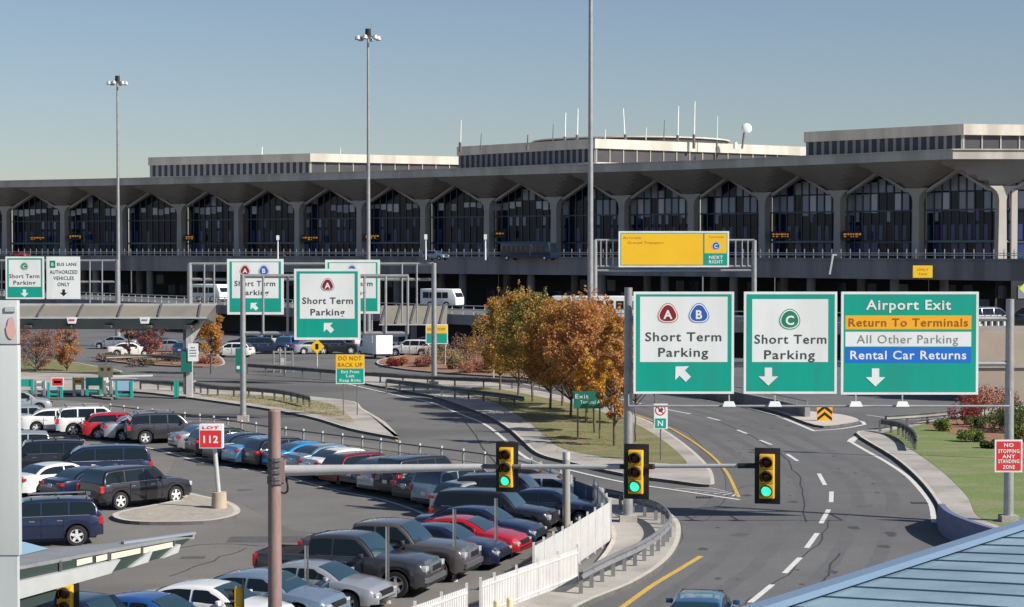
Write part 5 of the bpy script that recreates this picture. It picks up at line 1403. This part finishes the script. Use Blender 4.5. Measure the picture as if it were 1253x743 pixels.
# diamond warning sign
g=G(388,449); s_=g.y/FPX; e=empty('warning_sign',g,0,'yellow diamond warning sign on a white post in the far lot','road sign')
zc=(449-424)*s_; rr=9*s_
q=MB(); q.mesh([(0,-.03,zc-rr),(rr,-.03,zc),(0,-.03,zc+rr),(-rr,-.03,zc),(0,.03,zc-rr),(rr,.03,zc),(0,.03,zc+rr),(-rr,.03,zc)],[(0,1,2,3),(7,6,5,4),(0,4,5,1),(1,5,6,2),(2,6,7,3),(3,7,4,0)],SYEL); q.build('panel',e)
q=MB(); q.box((0,-.045,zc),(.28,.01,.5),BLACK); q.build('symbol',e); q=MB(); q.tube((0,.06,0),(0,.06,zc),.06,.06,LSTEEL,8); q.build('post',e)
g=P(604,430,160); e=empty('warning_sign',G(604,468),0,'small yellow sign at the left edge of the autumn trees','road sign'); gy=G(604,468).y; s_=gy/FPX
q=MB(); q.box((0,0,(468-430)*s_),(9*s_,.05,17*s_),SYEL); q.build('panel',e); q=MB(); q.tube((0,.06,0),(0,.06,(468-430)*s_),.05,.05,LSTEEL,8); q.build('post',e); q=MB(); q.box((0,-.03,(468-430)*s_),(4*s_,.01,9*s_),SDARK); q.build('symbol',e)
# cage frame
g=G(347,456); s_=g.y/FPX; e=empty('turnstile_cage',g,R(8),'grey tubular cage frame behind the guard rail','cage')
for x in (-12,-4,2,11):
    for y in (0,1.2): q=MB(); q.tube((x*s_,y,0),(x*s_,y,(30 if abs(x)<5 else 26)*s_),.07,.07,STEEL,6); q.build('upright',e)
for z in (12,25): q=MB(); q.bar((-12*s_,0,z*s_),(11*s_,0,z*s_),.08,.08,STEEL); q.bar((-12*s_,1.2,z*s_),(11*s_,1.2,z*s_),.08,.08,STEEL); q.build('cross_bar',e)
q=MB(); q.box((-1*s_,.6,14*s_),(5*s_,.5,9*s_),LSTEEL); q.build('box',e)
# lamp posts on viaduct and other thin posts
for i,(px,y0,y1,D) in enumerate(((340,291,308,372),(521,290,311,345),(594,290,309,338),(682,330,350,300))):
    a=P(px,y1,D); b=P(px,y0,D); e=empty('lamp_post',(a.x,D,9.0 if i<3 else 6),0,['white lamp post on the viaduct, leftmost','white lamp post on the viaduct beside the pale blue car','white lamp post on the viaduct above the leftmost autumn tree','white lamp post on the viaduct edge behind the trees'][i],'lamp post','lamp posts on the viaduct')
    if i==3: bpy.data.objects.remove(e); continue
    q=MB(); q.tube((0,0,0),(0,0,b.z-9),.14,.1,SWHITE,8); q.build('post',e); q=MB(); q.box((0,-.1,b.z-9),(.5,.4,.9),SWHITE); q.build('lamp',e)
for px,yt,yb_,D in ((1018,312,334,286),):
    a=P(px,yb_,D);b=P(px,yt,D); e=empty('floodlight',a,0,'white floodlight bracket on the viaduct edge at the right','floodlight'); q=MB(); q.bar((-.4,-.4,-.2),(b-a)+Vector((.1,-.4,0)),.3,.25,LSTEEL); q.build('housing',e); q=MB(); q.box((.3,-.3,(b-a).z),(.7,.3,.2),LSTEEL); q.build('bracket',e)
s=Sign('height_sign','small yellow sign fixed to the viaduct edge above the exit sign','road sign',(1117,325,1141,340),283,face=SYEL,border=SYEL,bw=1); s.text(1129,330,3,14,'ONLY',SLTB,.0); s.text(1129,335.5,3,10,'TAXI',SLTB,.0); s.done()
g=P(1265,353,100); e=empty('pedestrian_sign',(g.x,g.y,0),0,'fluorescent yellow-green warning sign at the right picture edge','road sign')
q=MB(); z=g.z
rr=.75; q.mesh([(0,-.03,z-rr),(rr,-.03,z),(0,-.03,z+rr),(-rr,-.03,z),(0,.03,z-rr),(rr,.03,z),(0,.03,z+rr),(-rr,.03,z)],[(0,1,2,3),(7,6,5,4),(0,4,5,1),(1,5,6,2),(2,6,7,3),(3,7,4,0)],FLUO); q.build('panel',e); q=MB(); q.tube((0,.1,0),(0,.1,z+1.9),.09,.09,STEEL,8); q.build('post',e); q=MB(); q.box((.1,0,z+1.6),(.9,.06,.9),SWHITE); q.build('upper_panel',e)
# antennas
AN=[(563,147,180,'thin white aerial at the left end of the middle storey'),(588,163,178,'short dark aerial second from the left'),(645,165,178,'stubby white aerial with dark base'),(676,152,176,'thin dark aerial left of the tall pair'),(691,138,174,'left of the tall white aerial pair'),(706,133,173,'right and taller of the white aerial pair'),(740,158,170,'short aerial just right of the thick mast'),(765,133,172,'white aerial right of the thick mast, leaning slightly'),(790,156,172,'short pale aerial in the middle of the drum roof'),(812,147,174,'thin dark aerial on the right of the drum roof'),(829,130,175,'tall hair-thin aerial left of the white one'),(849,124,176,'tall white aerial on the right of the drum roof'),(877,142,178,'thin pale aerial near the dish'),(416,181,190,'small twin aerial on the left storey'),(320,180,190,'small white aerial cluster on the left storey')]
for px,y0,y1,lb in AN:
    D=370 if px>500 else 425; a=P(px,y1+6,D); b=P(px,y0,D); e=empty('roof_aerial',a,0,lb,'aerial','aerials on the terminal roof')
    h=(b-a).z; dk='dark' in lb; th=.16 if 'white' in lb else .09
    q=MB(); q.tube((0,0,0),(0.15 if 'leaning' not in lb else -.4,0,h),th,th*.7,SWHITE if not dk else DSTEEL,6); q.build('rod',e); q=MB(); q.tube((0,0,0),(0,0,h*.3),th*1.7,th*1.7,DSTEEL,6); q.build('base',e)
D=372; a=P(908,182,D); e=empty('radar_dish',a,0,'white dish aerial on a post at the right of the middle storey','dish'); b=P(911,160,D)-a
q=MB(); q.tube((0,0,0),b,.2,.2,DSTEEL,8); q.tube((-1.3,0,0),(-1.3,0,1.2),.4,.4,SWHITE,8); q.build('post',e); q=MB(); q.ball(b+Vector((.4,0,.4)),1.0,SWHITE,12,8,(1,.4,1)); q.build('dish',e,smooth=True)
# ------------------------------------------------------------------ foreground: blue roof
A0=G(960,743,6.0); A1=G(1253,648,6.0); d=(A1-A0).normalized(); n=Vector((d.y,-d.x,0))
e=empty('metal_roof_canopy',(A1.x+3,A1.y-6,0),0,'pale blue ribbed metal roof in the bottom right corner','roof'); o=e.location
def crv(t,s):  # t along the edge, s inwards
    p=A0+d*t+n*s; p.z=6.0+.45*math.sin(min(1,s/9)*PI/2)-.0; return p-o
q=MB(); t0,t1=-6,26
ts=[t0+(t1-t0)*k/40 for k in range(41)]; ss=[0,.5,1.2,2.2,3.5,5,7,9,12]
for a,b in zip(ts[:-1],ts[1:]):
    for c_,f in zip(ss[:-1],ss[1:]): q.face([crv(a,c_),crv(a,f),crv(b,f),crv(b,c_)],ROOFB)
q.build('roof_sheet',e,smooth=True)
q=MB(); k=t0
while k<t1:
    for c_,f in zip(ss[:-1],ss[1:]): q.bar(crv(k-.16*c_,c_)+Vector((0,0,.012)),crv(k-.16*f,f)+Vector((0,0,.012)),.02,.02,RIBD,ext=.01)
    k+=1.0
q.build('seam_ribs',e)
q=MB(); q.bar(crv(t0,-.12)+Vector((0,0,-.06)),crv(t1,-.12)+Vector((0,0,-.06)),.34,.30,ROOFE); q.bar(crv(t0,.1)+Vector((0,0,.10)),crv(t1,.1)+Vector((0,0,.10)),.12,.1,ROOFE); q.build('eave_trim',e)
for k in (-4,4,12,20): q=MB(); p=crv(k,2.5); q.tube((p.x,p.y,0),(p.x,p.y,p.z-.1),.15,.15,STEEL,10); q.build('column',e)
# ------------------------------------------------------------------ foreground: pylon and lower-left canopy
Dp=34; s_=Dp/FPX
cx=(-25-626.5)*s_; e=empty('sign_pylon',(cx,Dp+.4,0),0,'pale grey sign pylon cut by the left picture edge','pylon')
wd=82*s_; zt=P(0,368,Dp).z; zb=P(0,683,Dp).z; zm=P(0,424,Dp).z
q=MB(); q.box((0,0,(zm+zb)/2),(wd,.2,zm-zb),PYL); q.build('lower_panel',e,bevel=.012)
q=MB(); q.box((0,0,(zm+zt)/2+.01),(wd-.02,.19,zt-zm-.03),PYL); q.build('upper_panel',e,bevel=.012)
q=MB(); q.box((-.02,0,zb/2),(wd*.96,.16,zb),PYL); q.build('post',e)
q=MB(); pts=[]
for k in range(24):
    a=2*PI*k/24; pts.append(((8-626.5)*s_-cx+6.5*s_*math.sin(a)*(1.0 if math.cos(a)<0 else .75),-.112,P(0,402,Dp).z+14*s_*math.cos(a)))
q.face(pts[::-1],mat('faded_pink',(.72,.42,.38),.6)); q.build('emblem',e)
q=MB(); q.box(((7-626.5)*s_-cx,-.112,P(0,379,Dp).z),(13*s_,.02,6*s_),mat('faded_grey',(.48,.53,.53),.6)); q.build('lettering_bar',e)
# lower-left arm canopy
Dk=38; s_=Dk/FPX
e=empty('walkway_canopy',P(0,700,Dk).xy.to_3d(),0,'grey walkway canopy with white brackets in the lower left corner','canopy'); o=e.location
def K(px,py,D=Dk): return P(px,py,D)-o
ztop=P(0,697,Dk).z
def KG(px,py,z): return G(px,py,z)-o
q=MB(); za=5.0; top=[KG(-60,702,za),KG(3,697,za),KG(140,671,za),KG(238,653.5,za),KG(225,652.5,za),KG(150,663,za),KG(60,671,za),KG(20,681,za),KG(-60,692,za)]
q.face(top,GREYP); n_=len(top)
low=[p-Vector((0,0,.10)) for p in top]
for i in range(n_): q.face([low[i],low[(i+1)%n_],top[(i+1)%n_],top[i]],GREYP)
q.face(low[::-1],GREYP); q.build('roof',e)
q=MB(); q.face([p+Vector((0,0,.012)) for p in (KG(22,681,za),KG(60,672,za),KG(30,664,za),KG(22,663,za))],LBLUE); q.build('skylight',e)
q=MB(); q.bar(KG(150,666,za)+Vector((0,0,.03)),KG(238,654,za)+Vector((0,0,.03)),.10,.05,mat('pale_edge',(.24,.28,.34),.4)); q.build('edge_strip',e)
# fascia below front edge: dark glazing band and white bracket plates (vertical plane along the front edge, dropping)
a=KG(3,697,za); b=KG(236,655,za); dd=(b-a)
def FP(u,dz,off=0): 
    nn=Vector((dd.y,-dd.x,0)).normalized(); p=a+dd*u+nn*off; return p-Vector((0,0,dz))
DG=mat('dark_green_glazing',(.035,.055,.05),.25)
q=MB(); q.face([FP(0,.06),FP(.02,.26),FP(.93,.18),FP(.99,.06)],DG); q.face([FP(0,.06,-.06),FP(.99,.06,-.06),FP(.93,.18,-.06),FP(.02,.26,-.06)],DG); q.build('glazing',e)
q=MB(); 
for u0,u1 in ((.36,.44),(.46,.52),(.54,.70),(.71,.88)): q.face([FP(u0,.07,.02),FP(u0,.19,.02),FP(u1,.17,.02),FP(u1,.06,.02)],mat('cream_panel',(.62,.56,.46),.6))
q.build('cream_panels',e)
q=MB()
for u in (.0,.27,.52,.70,.88): q.bar(FP(u+.004,.03,.04),FP(u+.004,.24,.04),.04,.04,DSTEEL)
q.build('mullions',e)
def slab(q,pts,m,th=.12):
    nn=Vector((dd.y,-dd.x,0)).normalized()*th; f=[p+nn for p in pts]
    q.face(f,m); q.face(pts[::-1],m)
    for i in range(len(pts)): q.face([pts[i],pts[(i+1)%len(pts)],f[(i+1)%len(pts)],f[i]],m)
PYL2=mat('bracket_grey',(.42,.44,.44),.6,c2=(.36,.38,.38),sc=2)
q=MB(); slab(q,[FP(.02,.26),FP(-.04,.62),FP(.52,.44),FP(.57,.20)],PYL2); slab(q,[FP(.62,.40),FP(.72,.36),FP(.745,.16),FP(.735,.16)],PYL2); slab(q,[FP(.80,.34),FP(.89,.28),FP(.905,.12),FP(.89,.12)],PYL2); q.build('white_bracket',e)
q=MB(); slab(q,[FP(.57,.2,-.02),FP(.52,.44,-.02),FP(.86,.32,-.02),FP(.90,.16,-.02)],DG,.06); slab(q,[FP(.01,.58,-.02),FP(.03,.86,-.02),FP(.24,.76,-.02),FP(.26,.5,-.02)],DG,.06); q.build('lower_glazing',e)
q=MB(); q.box((-0.9,.3,ztop/2-.5),(1.3,.5,ztop-.6),PYL); q.build('support',e)
# far backdrop: low distant treeline & buildings right at the horizon are hidden by the terminal
